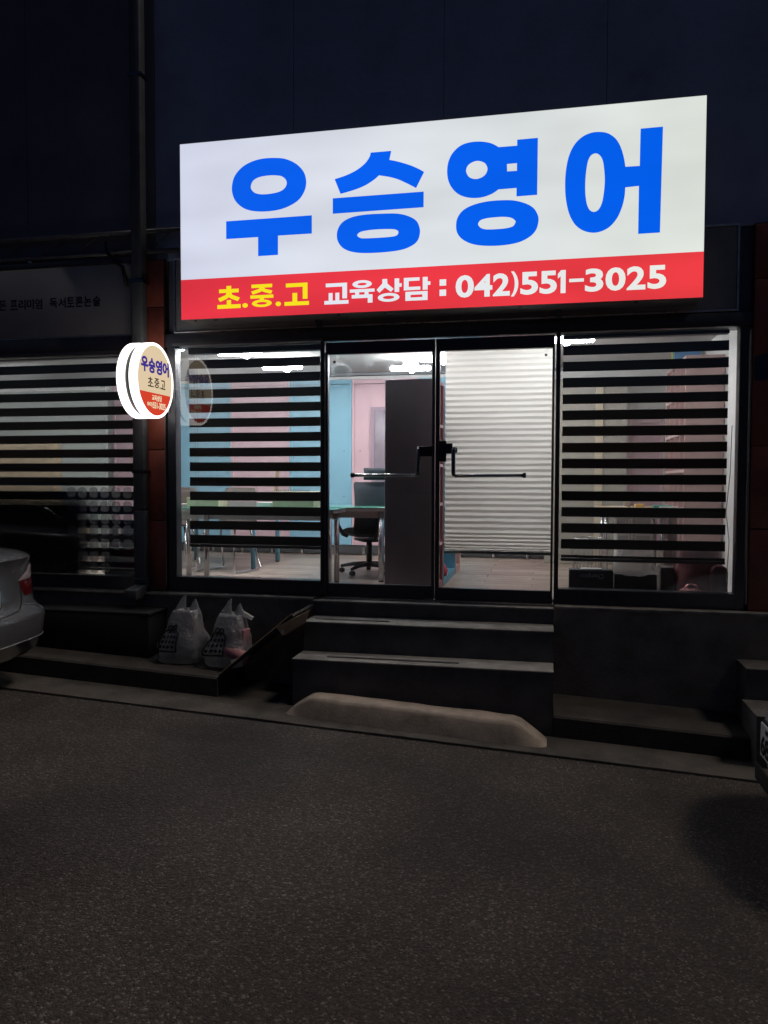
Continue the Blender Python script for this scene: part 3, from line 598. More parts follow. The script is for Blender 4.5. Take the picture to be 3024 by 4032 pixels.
# framed grey panel on the partition behind the cabinet
wp = bx('wall_mirror', mat('mirror_grey', (0.28, 0.23, 0.28), 0.3, 0, 0.2, 4), None, -2.02, -1.3, yb - 0.05, yb - 0.019, 0.7, 1.78, 0.003)
bx('frame', mat('mauve_frame', (0.36, 0.26, 0.33), 0.5), wp, -2.06, -2.021, yb - 0.055, yb - 0.0185, 0.68, 1.82); bx('frame', MATS['mauve_frame'], wp, -2.0205, -1.28, yb - 0.055, yb - 0.0185, 1.781, 1.82)
tag(wp, 'grey framed panel on the pink partition behind the dark cabinet', 'panel')

# cross-shaped ceiling lamps
TUBE = emit('lamp_tube', (0.95, 0.97, 0.99), 60.0)
def cross_lamp(x, y, rot, lab, z=CZ):
    o = empty('ceiling_lamp', (x, y, z), lab, 'lamp', 'cross-shaped ceiling lamps of the shop'); cs, sn = math.cos(rot), math.sin(rot)
    b = MB(); b.box(x - .07, x + .07, y - .07, y + .07, z - 0.098, z - 0.0005); b.build('base', WHITEP, o, bevel=0.006)
    for k, (ux, uy) in enumerate(((cs, sn), (-sn, cs))):
        L = 0.21; zz = z - 0.125 - 0.0005 * k
        MB().tube([(x - ux * L, y - uy * L, zz), (x - ux * (L - .012), y - uy * (L - .012), zz), (x + ux * (L - .012), y + uy * (L - .012), zz), (x + ux * L, y + uy * L, zz)], [0.014, 0.026, 0.026, 0.014], 10).build('tube', TUBE, o, smooth=True)
    return o
def lp(px, py): q = atZ(px, py, CZ - 0.125); return q.x, q.y
cross_lamp(*lp(945, 1389), 0.05, 'lit cross lamp on the ceiling seen high in the left window, brighter and larger')
cross_lamp(*lp(1112, 1446), 0.05, 'lit cross lamp on the ceiling behind the second gap of the left blind')
cross_lamp(*lp(1616, 1450), 0.10, 'lit cross lamp on the ceiling seen through the left door')
cross_lamp(*lp(2238, 1338), 0.05, 'lit cross lamp at the top corner of the right window')
cross_lamp(-1.0, 1.45, 0.05, 'lit cross lamp added on the ceiling just inside the doors, out of view')  # added lamp, out of view, to even out the room light

for k in (0, 2, 4, 6, 7, 8, 9):  # lamps added out of view behind the header to brighten the room
    cross_lamp(-7.3 + 0.66 * k, 0.36, 0.05, 'added unseen cross lamp in the row behind the glazing, ' + ('%s from the pink bookcase' % ['tenth', 'ninth', 'eighth', 'seventh', 'sixth', 'fifth', 'fourth', 'third', 'second', 'first'][k]))
cross_lamp(-0.3, 1.5, 0.05, 'lit cross lamp added unseen over the floor behind the pleated shade')  # added lamp, out of view, to light the shade from behind
# ================================================================== BLINDS
BAND = mat('blind_black', (0.030, 0.027, 0.030), 0.85, 0, 0.15, 40, 0.1, 400)
SHEER = sheer('blind_sheer', (0.80, 0.80, 0.80), 0.14, 0.4)
BCASE = mat('blind_case', (0.05, 0.045, 0.05), 0.5)
def zebra(x0, x1, ztop, zfirst, n, label, tail=0.0, y=0.085, sag=0.0):
    o = empty('zebra_blind', ((x0 + x1) / 2, y, ztop), label, 'blind')
    bx('headrail', BCASE, o, x0, x1, y - 0.02, y + 0.05, zfirst, ztop, 0.004, 1)
    per, gap = 0.1225, 0.0485; z = zfirst
    MB().quad((x0 + .001, y + 0.004, zfirst), (x1 - .001, y + 0.004, zfirst), (x1 - .001, y + 0.004, zfirst - n * per + .02), (x0 + .001, y + 0.004, zfirst - n * per + .02)).build('sheer_fabric', SHEER, o)
    for k in range(n):
        zt = z - gap; zb = z - per; last = k == n - 1
        if last: zb = zt - (tail or (per - gap))
        j = random.uniform(-.0015, .0015)
        dl_, dr_, sg_ = random.uniform(-.0018, .0018), random.uniform(-.0018, .0018), random.uniform(0, .0022); pr_ = []
        for i in range(9):
            u = i / 8; dz_ = dl_ * (1 - u) + dr_ * u - sg_ * 4 * u * (1 - u); yy = y + j + .002 * math.sin(u * 5 + k)
            pr_.append([(x0 + (x1 - x0) * u, yy - .0008, zb + dz_), (x0 + (x1 - x0) * u, yy - .0008, zt + dz_), (x0 + (x1 - x0) * u, yy + .0008, zt + dz_), (x0 + (x1 - x0) * u, yy + .0008, zb + dz_)])
        MB().grid(pr_, True).build('band', BAND, o); z -= per
    bx('bottom_rail', BCASE, o, x0 - .001, x1 + .001, y - 0.014, y + 0.014, zb - 0.026, zb - 0.0005, 0.006)
    return o
zebra(-2.955, -1.760, 2.044, 1.998, 13, 'black striped zebra blind in the window left of the doors', 0.075)
zebra(0.112, 1.290, 2.044, 2.018, 14, 'black striped zebra blind in the window right of the doors', 0.02)
zebra(-6.85, -3.412, 2.01, 1.994, 15, 'black striped zebra blind in the neighbouring window', 0.05)
for o_, x, z0_, z1_ in (('l', -2.925, 0.55, 2.0), ('l', -2.90, 0.55, 2.0)):
    tag(MB().tube([(x, 0.12, z1_), (x + .004, 0.122, 1.2), (x + .012, 0.12, z0_)], 0.0022, 5).build('blind_cord', mat('cord_grey', (0.25, 0.24, 0.23), 0.7)), 'thin pull cord beside the left window blind, ' + ('nearer the pillar' if x < -2.91 else 'nearer the doors'), 'cord', 'pull cords of the left blind')
tag(MB().tube([(1.325, .10, 1.35), (1.318, .10, 1.0), (1.295, .10, 0.72), (1.32, .10, 0.5), (1.31, .11, .2)], 0.003, 6).build('blind_cord', MATS['cord_grey']), 'loose grey cord hanging beside the right window blind', 'cord')
# pleated shade behind the right door
SHADE = sheer('pleated_paper', (0.92, 0.90, 0.84), 1.0, 0.66)
ps = empty('pleated_shade', (-0.38, 0.06, 1.95), 'white pleated paper shade drawn down behind the right door', 'shade')
rows = []; z = 1.955; k = 0; x0, x1 = -0.783, 0.048; ys = 0.055
while z > 0.40:
    p_ = 0.0225 if z > 0.56 else (0.015 if z > 0.44 else 0.009)
    amp = 0.0065 if k % 2 else -0.001
    rows.append([(x0 + 0.003 * (k % 2) + (x1 - x0) * i / 6, ys + amp + 0.0015 * math.sin(i * 1.7 + k * .3), z + 0.0012 * math.sin(i * 2.1 + k)) for i in range(7)]); z -= p_; k += 1
MB().grid(rows).build('pleats', SHADE, ps)
bx('bottom_rail', mat('rail_cream', (0.62, 0.60, 0.52), 0.5), ps, x0, x1, ys - 0.008, ys + 0.02, 0.374, 0.397, 0.004)
bx('headrail', WHITEP, ps, x0, x1, ys - 0.01, ys + 0.03, 1.956, 1.985, 0.003, 1)

# ================================================================== FURNITURE IN THE SHOP
DARKLAM = mat('dark_laminate', (0.34, 0.285, 0.31), 0.45, 0, 0.15, 3); REDLAM = mat('dusty_red_laminate', (0.36, 0.12, 0.13), 0.5, 0, 0.1, 4)
SHELFED = mat('shelf_edge', (0.62, 0.45, 0.45), 0.5); PINKLAM = mat('pink_laminate', (0.56, 0.37, 0.35), 0.5, 0, 0.08, 4); BLUELAM = mat('blue_laminate', (0.13, 0.36, 0.50), 0.5, 0, 0.08, 4)
def bookcase(x0, x1, y0, y1, zt, shelves, m, side, label, face):
    """open to face side: +1 opens towards +x, -1 towards -x; pieces butt end to end"""
    o = empty('bookcase', ((x0 + x1) / 2, (y0 + y1) / 2, FZ), label, 'bookcase'); t = 0.022; zb = FZ + 0.007
    bx('side_panel', side, o, x0, x1, y0, y0 + t, zb, zt, 0.002, 1); bx('side_panel', m, o, x0, x1, y1 - t, y1, zb, zt, 0.002, 1)
    bk = (x0, x0 + 0.012) if face > 0 else (x1 - 0.012, x1)
    bx('back_panel', m, o, bk[0], bk[1], y0 + t, y1 - t, zb, zt)
    ix0, ix1 = (x0 + 0.012, x1) if face > 0 else (x0, x1 - 0.012)
    bx('top_panel', m, o, ix0, ix1, y0 + t, y1 - t, zt - t, zt)
    for z in shelves: bx('shelf', SHELFED, o, ix0, ix1 - 0.001, y0 + t, y1 - t, z - 0.011, z + 0.011)
    bx('plinth_board', m, o, ix0, ix1, y0 + t, y1 - t, zb, zb + 0.06)
    return o
bookcase(-1.298, -0.868, 0.22, 0.612, 1.765, (0.41, 0.745, 1.07, 1.40), REDLAM, DARKLAM, 'tall bookcase whose dark side stands just behind the left door', 1)
bookcase(-1.25, -0.862, 0.62, 1.50, 1.75, (0.40, 0.74, 1.07, 1.40), BLUELAM, BLUELAM, 'sky blue open bookcase standing behind the dark-sided one', 1)
bookcase(-1.25, -0.858, 1.51, 1.90, 1.75, (0.40, 0.74, 1.07, 1.40), PINKLAM, PINKLAM, 'narrow pink bookcase at the end of the row inside the door', 1)
tag(MB().tube([(-0.905, 0.80, FZ + 0.075), (-0.905, 0.80, FZ + 0.12), (-0.905, 0.80, FZ + 0.19)], [0.05, 0.06, 0.02], 10).build('toy', mat('toy_red', (0.5, 0.05, 0.07), 0.5), smooth=True), 'small red toy on the bottom of the sky blue bookcase', 'toy')
rb = bookcase(1.145, 1.455, 1.0, 2.1, 2.01, (0.36, 0.70, 1.03, 1.36, 1.69), PINKLAM, PINKLAM, 'tall dusty pink bookcase against the right side wall', -1)
for y in (1.27, 1.55, 1.83): bx('divider', PINKLAM, rb, 1.146, 1.442, y, y + 0.018, FZ + 0.07, 1.985)
for y, h_, c_ in ((1.95, .2, (.15, .4, .12)), (2.02, .24, (.6, .45, .05)), (1.88, .17, (.08, .25, .5))):
    tag(bx('box_file', mat('file_%d' % int(y * 100), c_, 0.5), None, 1.18, 1.42, y - 0.028, y + 0.028, 2.011, min(2.011 + h_, 2.22)), {1.95: 'green', 2.02: 'yellow', 1.88: 'blue'}[y] + ' box file standing on top of the dusty pink bookcase', 'file', 'box files on the pink bookcase')
# glass-topped desk and office chair
GTOP = mat('green_glass_top', (0.10, 0.36, 0.27), 0.08, 0, 0, coat=0.6); DESKF = mat('desk_frame', (0.42, 0.42, 0.40), 0.5, 0, 0.1, 5)
def desk(name, x0, x1, y0, y1, zt, legs, legm, r, topm, apronm, label, cat='desk'):
    o = empty(name, ((x0 + x1) / 2, (y0 + y1) / 2, FZ), label, cat)
    bx('glass_top', topm, o, x0, x1, y0, y1, zt - 0.010, zt, 0.003); bx('table_top', apronm, o, x0 + .006, x1 - .006, y0 + .006, y1 - .006, zt - 0.036, zt - 0.0105, 0.002, 1)
    bx('apron_rail', apronm, o, x0 + .06, x1 - .06, y0 + .08, y0 + .10, zt - 0.10, zt - 0.0365); bx('apron_rail', apronm, o, x0 + .06, x1 - .06, y1 - .10, y1 - .08, zt - 0.10, zt - 0.0365)
    for (lx, ly) in legs:
        l_ = MB().tube([(lx, ly, FZ + 0.02), (lx, ly, zt - 0.037)], r, 14).build('leg', legm, o, smooth=True)
        MB().tube([(lx, ly, FZ + 0.0065), (lx, ly, FZ + 0.0195)], r * 0.9, 10).build('foot', BLACKPL, l_)
    return o
desk('desk', -2.22, -1.345, 0.69, 1.84, 0.706, ((-1.44, 0.75), (-1.98, 0.75), (-2.13, 1.76), (-1.44, 1.76)), CHROME, 0.026, GTOP, DESKF, 'glass topped desk with steel legs inside the left door')
desk('table', -3.33, -1.74, 0.26, 0.67, 0.70, ((-2.92, 0.33), (-1.80, 0.31), (-3.22, 0.6), (-1.81, 0.6)), CHROME, 0.024, GTOP, DESKF, 'glass topped table with steel legs behind the left window', 'table')
desk('table', -4.0, -2.84, 1.38, 2.26, 0.70, ((-2.93, 1.46), (-2.925, 2.18), (-3.9, 1.46), (-3.9, 2.18)), BLUELAM, 0.025, mat('pale_top', (0.6, 0.58, 0.5), 0.4), DESKF, 'table on round sky blue legs in the middle of the shop', 'table')
def office_chair(cx, cy, rot):
    o = empty('office_chair', (0, 0, FZ), 'black office swivel chair with headrest behind the glass topped desk', 'chair')
    F = mat('chair_fabric', (0.030, 0.036, 0.045), 0.85, 0, 0.2, 30, 0.2, 300); z0 = FZ + 0.007
    for k in range(5):
        a = R(72 * k + 20); ex, ey = math.cos(a), math.sin(a)
        l_ = MB().tube([(0.03 * ex, 0.03 * ey, z0 + 0.10), (0.16 * ex, 0.16 * ey, z0 + 0.095), (0.29 * ex, 0.29 * ey, z0 + 0.07)], [0.028, 0.022, 0.015], 8).build('leg', BLACKPL, o, smooth=True)
        px_, py_ = -ey, ex
        MB().tube([(0.28 * ex - px_ * .022, 0.28 * ey - py_ * .022, z0 + 0.028), (0.28 * ex + px_ * .022, 0.28 * ey + py_ * .022, z0 + 0.028)], 0.027, 12).build('caster', BLACKPL, l_, bevel=0.006)
    MB().tube([(0, 0, z0 + 0.08), (0, 0, z0 + 0.36)], 0.028, 12).build('gas_lift', BLACKPL, o, smooth=True)
    def pad(name, x0, x1, y0, y1, zc, th, curve, axis):
        rows = []; n = 10
        for s_ in (1, -1):
            for i in range(n + 1):
                t = i / n; row = []
                for j in range(n + 1):
                    u = j / n; ed = (1 - (2 * t - 1) ** 6) * (1 - (2 * u - 1) ** 6); h_ = s_ * th / 2 * (0.25 + 0.75 * ed ** 0.5) if ed > 0 else 0
                    X = x0 + (x1 - x0) * t; Yv = y0 + (y1 - y0) * u
                    row.append((X, Yv, zc + h_ + curve * ((2 * t - 1) ** 2)) if axis == 'z' else (zc + h_ + curve * ((2 * u - 1) ** 2), X, Yv))
                rows.append(row)
        b_ = MB(); b_.grid(rows[:n + 1]); b_.grid(rows[n + 1:])
        ob = b_.build(name, F, o, smooth=True, subsurf=1); return ob
    pad('seat', -0.25, 0.25, -0.24, 0.24, z0 + 0.43, 0.09, 0.0, 'z')
    pad('backrest', -0.22, 0.22, z0 + 0.46, z0 + 0.95, 0.25, 0.085, -0.05, 'x')
    pad('headrest', -0.13, 0.13, z0 + 0.97, z0 + 1.09, 0.25, 0.09, -0.02, 'x')
    MB().tube([(0.05, 0, z0 + 0.36), (0.2, 0, z0 + 0.37), (0.28, 0, z0 + 0.45), (0.29, 0, z0 + 0.7)], 0.02, 8).build('back_bar', BLACKPL, o, smooth=True)
    bx('lever_plate', BLACKPL, o, -0.2, 0.14, -0.10, 0.10, z0 + 0.335, z0 + 0.36, 0.006)
    for s_ in (-1, 1):
        MB().tube([(0.12, s_ * .25, z0 + 0.40), (0.10, s_ * .29, z0 + 0.42), (-0.06, s_ * .30, z0 + 0.50), (-0.10, s_ * .30, z0 + 0.60), (-0.04, s_ * .30, z0 + 0.645), (0.10, s_ * .30, z0 + 0.655), (0.22, s_ * .29, z0 + 0.64), (0.25, s_ * .24, z0 + 0.62)], [0.018, 0.02, 0.021, 0.022, 0.024, 0.024, 0.02, 0.016], 8).build('armrest', BLACKPL, o, smooth=True)
    o.location = (cx, cy, FZ); o.rotation_euler.z = rot; return o
oc = office_chair(-1.69, 1.36, R(-60)); oc.scale = (1, 1, 0.94)
def shell_chair(cx, cy, rot, label):
    o = empty('stacking_chair', (0, 0, FZ), label, 'chair', 'stacking chairs in the shop'); SH = mat('chair_shell', (0.085, 0.065, 0.055), 0.5, 0, 0.1, 6); z0 = FZ + 0.007
    rows = []
    for i in range(13):
        t = i / 12
        if t < 0.5: x = -0.22 + 0.42 * (t / 0.5); z = 0.45 - 0.02 * math.sin(math.pi * t / 0.5)
        else: q = (t - 0.5) / 0.5; x = 0.20 + 0.02 * math.sin(q * math.pi / 2) + 0.05 * q; z = 0.45 + 0.38 * q ** 1.1
        w_ = 0.22 * (1 - 0.25 * max(0, t - 0.9) / 0.1) * (1 - 0.3 * max(0, 0.08 - t) / 0.08)
        rows.append([(x - 0.03 * (abs(j / 5 - 1)) ** 2 * (1 if t > .5 else 0), w_ * (j / 5 - 1), z0 + z + 0.02 * (abs(j / 5 - 1)) ** 2 * (1 if t < .5 else 0)) for j in range(11)])
    sh = MB().grid(rows).build('shell', SH, o, smooth=True); q = sh.modifiers.new('t', 'SOLIDIFY'); q.thickness = 0.008
    for s_ in (-1, 1):
        MB().tube([(-0.14, s_ * .17, z0 + 0.44), (-0.20, s_ * .2, z0 + 0.25), (-0.24, s_ * .22, z0 + 0.02), (-0.20, s_ * .22, z0 + 0.011), (0.20, s_ * .22, z0 + 0.011), (0.25, s_ * .22, z0 + 0.03), (0.16, s_ * .19, z0 + 0.30), (0.13, s_ * .17, z0 + 0.44)], 0.0105, 8).build('sled_leg', CHROME, o, smooth=True)
    o.location = (cx, cy, FZ); o.rotation_euler.z = rot; return o
shell_chair(-3.10, 1.22, R(80), 'brown stacking chair with steel sled legs at the sky blue legged table')
shell_chair(-3.72, 1.25, R(100), 'brown stacking chair with steel sled legs nearest the shop pillar')
# things on the window table
BEIGE = mat('beige_box', (0.52, 0.47, 0.32), 0.6, 0, 0.12, 8)
def tbox(px0, px1, py0, py1, y, d, m, name, label, z=0.7005):
    a = atY(px0, py1, y); c_ = atY(px1, py0, y); o = bx(name, m, None, a.x, c_.x, y, y + d, z, max(c_.z, z + .012), 0.003, 1); return tag(o, label, name.split('_')[-1])
tbox(735, 860, 1960, 1995, 0.42, 0.22, BEIGE, 'storage_box', 'flat beige box on the left end of the window table')
o = tbox(1072, 1234, 1936, 1995, 0.42, 0.24, BEIGE, 'storage_box', 'flat beige box with a row of small pegs on the window table')
for k in range(20): px = 1090 + k * 6.7; a = atY(px, 1933, 0.47); bx('peg', BLACKPL, o, a.x - .002, a.x + .002, 0.468, 0.472, a.z - 0.016, a.z + 0.012)
tbox(895, 1010, 1972, 1995, 0.5, 0.2, mat('pink_book', (0.6, 0.35, 0.38), 0.6), 'paper_stack', 'pink and white papers lying between the two beige boxes')
tbox(1010, 1068, 1979, 1995, 0.45, 0.16, mat('white_book', (0.7, 0.7, 0.68), 0.6), 'white_book', 'thin white book beside the pegged beige box')
a = atY(1075, 1990, 0.75); c_ = atY(1094, 1838, 0.80)
tag(MB().poly([(a.x, 0.75, 0.7006), (a.x + .03, 0.75, 0.7006), (c_.x + .012, 0.80, c_.z), (c_.x - .018, 0.80, c_.z)], (0, .02, 0)).build('easel_strip', mat('olive_wood', (0.30, 0.22, 0.12), 0.6)), 'leaning brown wooden strip on the window table', 'strip')
tag(MB().tube([(-3.28, 0.20, FZ + .007), (-3.28, 0.20, 0.62)], 0.055, 14).build('white_pipe', mat('rusty_white_pipe', (0.62, 0.58, 0.53), 0.6, 0, 0.35, 7), smooth=True), 'stained white pipe stub rising inside the corner of the left window', 'pipe')

# right window: low things on the floor behind the pane
def fbox(px0, px1, py0, y, d, m, name, label, cat): 
    a = atY(px0, 2310, y); c_ = atY(px1, py0, y); return tag(bx(name, m, None, a.x, c_.x, y, y + d, FZ + .007, c_.z, 0.005), label, cat)
o = fbox(2240, 2415, 2246, 0.135, 0.11, mat('black_shoebox', (0.022, 0.026, 0.034), 0.5, 0, 0.2, 8), 'shoe_box', 'black shoe box with upside-down lettering behind the right window', 'box')
a = atY(2283, 2277, 0.133); c_ = atY(2378, 2256, 0.133)
text_shape('letter', mat('grey_print', (0.65, 0.68, 0.72), 0.5), o, 'Champion', (-c_.x, -a.x, -c_.z, -a.z), (0, 0.1335, 0), (-1, 0, 0), (0, 0, -1), 0.001, 0.02)
a = atY(2286, 2250, 0.16); c_ = atY(2370, 2241, 0.16); tag(bx('white_card', WHITEP, None, a.x, c_.x, 0.15, 0.22, o.data.vertices[4].co.z if False else 0.262, 0.268), 'white card lying on the black shoe box', 'card')
o2 = fbox(2420, 2588, 2264, 0.16, 0.16, mat('charcoal_box', (0.035, 0.036, 0.040), 0.6, 0, 0.2, 8), 'carton', 'charcoal carton with a clear plastic bag on it', 'box')
fbox(2600, 2655, 2235, 0.30, 0.2, mat('brown_case', (0.06, 0.05, 0.05), 0.6), 'case', 'dark brown case between the charcoal carton and the red bag', 'case')
CLEAR = sheer('clear_plastic', (0.62, 0.58, 0.56), 0.45, 0.5)
def blob(name, m, cx, cy, z0, rx_, ry_, h_, seed, label, cat, taper=0.6, amp=0.12, parent=None):
    rows = []; n = 26
    for i in range(15):
        v = i / 14; k = (1 - (1 - min(v / .12, 1)) ** 2 * .35) * (1 - taper * max(0, v - .25) / .75) * (1 if v < .93 else 1 - (v - .93) / .07 * .85)
        rows.append([(cx + rx_ * k * math.cos(2 * math.pi * j / n) * (1 + amp * noise.noise(Vector((math.cos(2 * math.pi * j / n) * 2.2, math.sin(2 * math.pi * j / n) * 2.2, v * 3 + seed)))),
                      cy + ry_ * k * math.sin(2 * math.pi * j / n) * (1 + amp * noise.noise(Vector((math.cos(2 * math.pi * j / n) * 2.2 + 5, math.sin(2 * math.pi * j / n) * 2.2, v * 3 + seed)))),
                      z0 + h_ * v + 0.03 * h_ * noise.noise(Vector((j * .5, v * 4, seed)))) for j in range(n)])
    b_ = MB().grid(rows, True); q = len(b_.v); b_.v += rows[-1]; b_.f.append(tuple(range(q, q + n))); q = len(b_.v); b_.v += rows[0]; b_.f.append(tuple(range(q, q + n)))
    ob = b_.build(name, m, parent, smooth=True); return tag(ob, label, cat) if label else ob
c0 = atY(2505, 2200, 0.24)
blob('plastic_bag', CLEAR, c0.x, 0.245, 0.205, 0.17, 0.10, 0.24, 3.3, 'clear crumpled plastic bag on the charcoal carton', 'bag', 0.35, 0.25)
REDB = mat('dark_red_cloth', (0.13, 0.028, 0.035), 0.6, 0, 0.25, 7, 0.2, 60)
c0 = atY(2755, 2300, 0.30); blob('red_bag', REDB, c0.x, 0.32, FZ + .007, 0.19, 0.13, 0.42, 8.1, 'slumped dark red bag behind the right window', 'bag', 0.25, 0.2)
a = atY(2797, 2300, 0.17); c_ = atY(2868, 2228, 0.17)
tag(MB().poly([(p[0], 0.16, p[1]) for p in rrect(a.x, c_.x, FZ + .007, c_.z, 0.05)], (0, 0.09, 0)).build('red_case', mat('maroon_case', (0.10, 0.018, 0.026), 0.4, 0, 0.15, 8), bevel=0.015), 'maroon rounded case in the corner of the right window', 'case')
c0 = atY(2722, 2310, 0.15); blob('foil_wrapper', mat('foil_red', (0.5, 0.2, 0.2), 0.18, 0.7, 0.3, 30, 0.8, 40), c0.x, 0.14, 0.10, 0.07, 0.03, 0.075, 5.5, 'crumpled shiny wrapper before the dark red bag', 'wrapper', 0.6, 0.6)
bs = empty('wire_basket', (0.36, 0.55, FZ), 'round wire waste basket behind the black shoe box', 'basket')
cxb = atY(2315, 2112, 0.50).x
for z, r_ in ((0.475, 0.135), (0.30, 0.12), (0.06, 0.10)): MB().tube([(cxb + r_ * math.cos(k * math.pi / 12), 0.55 + r_ * math.sin(k * math.pi / 12), z) for k in range(25)], 0.0045, 6, False).build('hoop', CHROME, bs, smooth=True)
for k in range(24): an = 2 * math.pi * k / 24; MB().tube([(cxb + .10 * math.cos(an), .55 + .10 * math.sin(an), .045), (cxb + .135 * math.cos(an), .55 + .135 * math.sin(an), .475)], 0.002, 4).build('wire', CHROME, bs)
desk('desk', 0.46, 1.10, 1.30, 1.98, 0.70, ((0.54, 1.38), (1.03, 1.38), (0.54, 1.9), (1.03, 1.9)), CHROME, 0.02, mat('wood_top', (0.52, 0.38, 0.24), 0.4, 0, 0.2, 6), DESKF, 'wooden topped desk covered in papers behind the right window')
for i, (px, y, w_, d_, h_, c_, nm, lab) in enumerate(((2440, 1.40, .14, .10, .01, (.75, .7, .62), 'paper', 'cream paper on the wooden topped desk'), (2470, 1.5, .05, .05, .05, (.35, .28, .2), 'cup', 'small brown cup on the wooden topped desk'), (2520, 1.55, .08, .12, .03, (.7, .45, .12), 'notebook', 'orange notebook on the wooden topped desk'), (2610, 1.45, .16, .10, .022, (.08, .38, .32), 'book', 'teal book on the wooden topped desk'), (2650, 1.36, .22, .08, .012, (.72, .72, .7), 'magazine', 'white magazine at the edge of the wooden topped desk'))):
    c0 = atY(px, 1990, y); tag(bx(nm, mat('tabletop_%d' % i, c_, 0.6), None, c0.x - w_ / 2, c0.x + w_ / 2, y, y + d_, 0.7005, 0.7005 + h_, 0.003, 1), lab, nm)
for px0, px1, lab in ((2428, 2480, 'white drawer unit under the wooden topped desk, nearer the doors'), (2500, 2565, 'white drawer unit under the wooden topped desk, beside the pink bookcase')):
    a = atY(px0, 2130, 1.62); c_ = atY(px1, 2040, 1.62); u = tag(bx('drawer_unit', WHITEP, None, a.x, c_.x, 1.62, 1.95, FZ + .007, 0.60, 0.004), lab, 'drawers')
    for z in (0.12, 0.30, 0.46): bx('drawer', mat('drawer_front', (0.55, 0.55, 0.53), 0.5), u, a.x + .012, c_.x - .012, 1.61, 1.6195, z, z + 0.13)
pp = empty('screen', (0.5, 2.7, FZ), 'grey beige folding screen with a cream post behind the right window', 'screen')
GB = mat('grey_beige', (0.36, 0.34, 0.29), 0.7, 0, 0.1, 3)
xa, xb = atY(2344, 1700, 2.70).x, atY(2374, 1700, 2.70).x
bx('leaf', GB, pp, -0.02, xa - .002, 2.70, 2.73, FZ + .007, 2.05, 0.003, 1); bx('leaf', GB, pp, xb + .002, 0.84, 2.70, 2.73, FZ + .007, 2.05, 0.003, 1)
bx('post', mat('cream_post', (0.58, 0.50, 0.36), 0.6), pp, xa, xb, 2.68, 2.73, FZ + .007, 2.06, 0.003, 1)

# ================================================================== NEIGHBOURING ROOM
GG = mat('pale_green_board', (0.38, 0.42, 0.385), 0.6, 0, 0.06, 2)
gx = atY(418, 1700, 2.6).x; gzt = atY(330, 1528, 2.6).z
gp = empty('screen', (-7, 2.6, FZ), 'pale green screen wall inside the neighbouring window', 'screen')
bx('leaf', GG, gp, -8.9, gx, 2.60, 2.64, FZ + .007, gzt - 0.03, 0.003, 1); bx('cap_rail', WHITEP, gp, -8.9, gx + .01, 2.58, 2.66, gzt - .029, gzt, 0.003, 1)
dec = empty('wall_decal', (-5.6, BY - .003, 1.8), 'printed tree with green leaves on the white wall above the pale green screen', 'decal')
DB = mat('decal_branch', (0.30, 0.28, 0.27), 0.8); DG = mat('decal_leaf', (0.34, 0.42, 0.22), 0.8)
def W(px, py): return atY(px, py, BY - 0.004)
def branch(pts, wd):
    P = [W(*p) for p in pts]; l_, r_ = [], []
    for i, p in enumerate(P):
        t = (P[min(i + 1, len(P) - 1)] - P[max(i - 1, 0)]).normalized(); n_ = Vector((t.z, 0, -t.x)); k = wd * (1 - 0.5 * i / len(P)); l_.append(p + n_ * k); r_.append(p - n_ * k)
    MB().poly(l_ + r_[::-1], (0, 0.001, 0)).build('branch', DB, dec)
branch([(120, 1500), (120, 1440), (112, 1395), (118, 1350)], 0.02); branch([(135, 1480), (160, 1455), (180, 1430), (240, 1390)], 0.012); branch([(100, 1490), (88, 1455), (60, 1420)], 0.012)
branch([(195, 1500), (200, 1450), (205, 1390)], 0.012); branch([(335, 1420), (326, 1390), (330, 1350)], 0.005); branch([(355, 1475), (345, 1450)], 0.005)
for px, py, s_ in ((85, 1412, 1.2), (102, 1415, .8), (45, 1470, .9), (258, 1408, 1.4), (268, 1412, 1), (410, 1415, 1), (408, 1455, .8), (422, 1460, .8), (432, 1458, .7), (400, 1520, .7), (410, 1525, .6), (20, 1420, 1), (150, 1400, .7)):
    c_ = W(px, py); MB().poly([(c_.x, c_.y, c_.z + .055 * s_), (c_.x + .02 * s_, c_.y, c_.z + .02 * s_), (c_.x + .018 * s_, c_.y, c_.z - .02 * s_), (c_.x, c_.y, c_.z - .055 * s_), (c_.x - .018 * s_, c_.y, c_.z - .02 * s_), (c_.x - .02 * s_, c_.y, c_.z + .02 * s_)], (0, 0.001, 0)).build('leaf', DG, dec)
c_ = atY(215, 1742, 1.5)
sf = empty('sofa', (c_.x - 0.8, 1.7, FZ), 'brown upholstered settee behind the neighbouring blind', 'sofa'); SB = mat('tan_cloth', (0.26, 0.20, 0.12), 0.8, 0, 0.2, 9, 0.2, 150)
bx('backrest', SB, sf, c_.x - 1.7, c_.x, 1.5, 1.66, FZ + .3, c_.z, 0.05, 4); bx('seat', SB, sf, c_.x - 1.7, c_.x - .01, 1.661, 2.2, FZ + .15, FZ + 0.45, 0.04, 3)
for q in (c_.x - 1.6, c_.x - .1): bx('leg', BLACKPL, sf, q - .02, q + .02, 1.6, 1.64, FZ + .007, FZ + .299)
bx('leg', BLACKPL, sf, c_.x - .12, c_.x - .08, 2.1, 2.14, FZ + .007, FZ + .149); bx('leg', BLACKPL, sf, c_.x - 1.62, c_.x - 1.58, 2.1, 2.14, FZ + .007, FZ + .149)
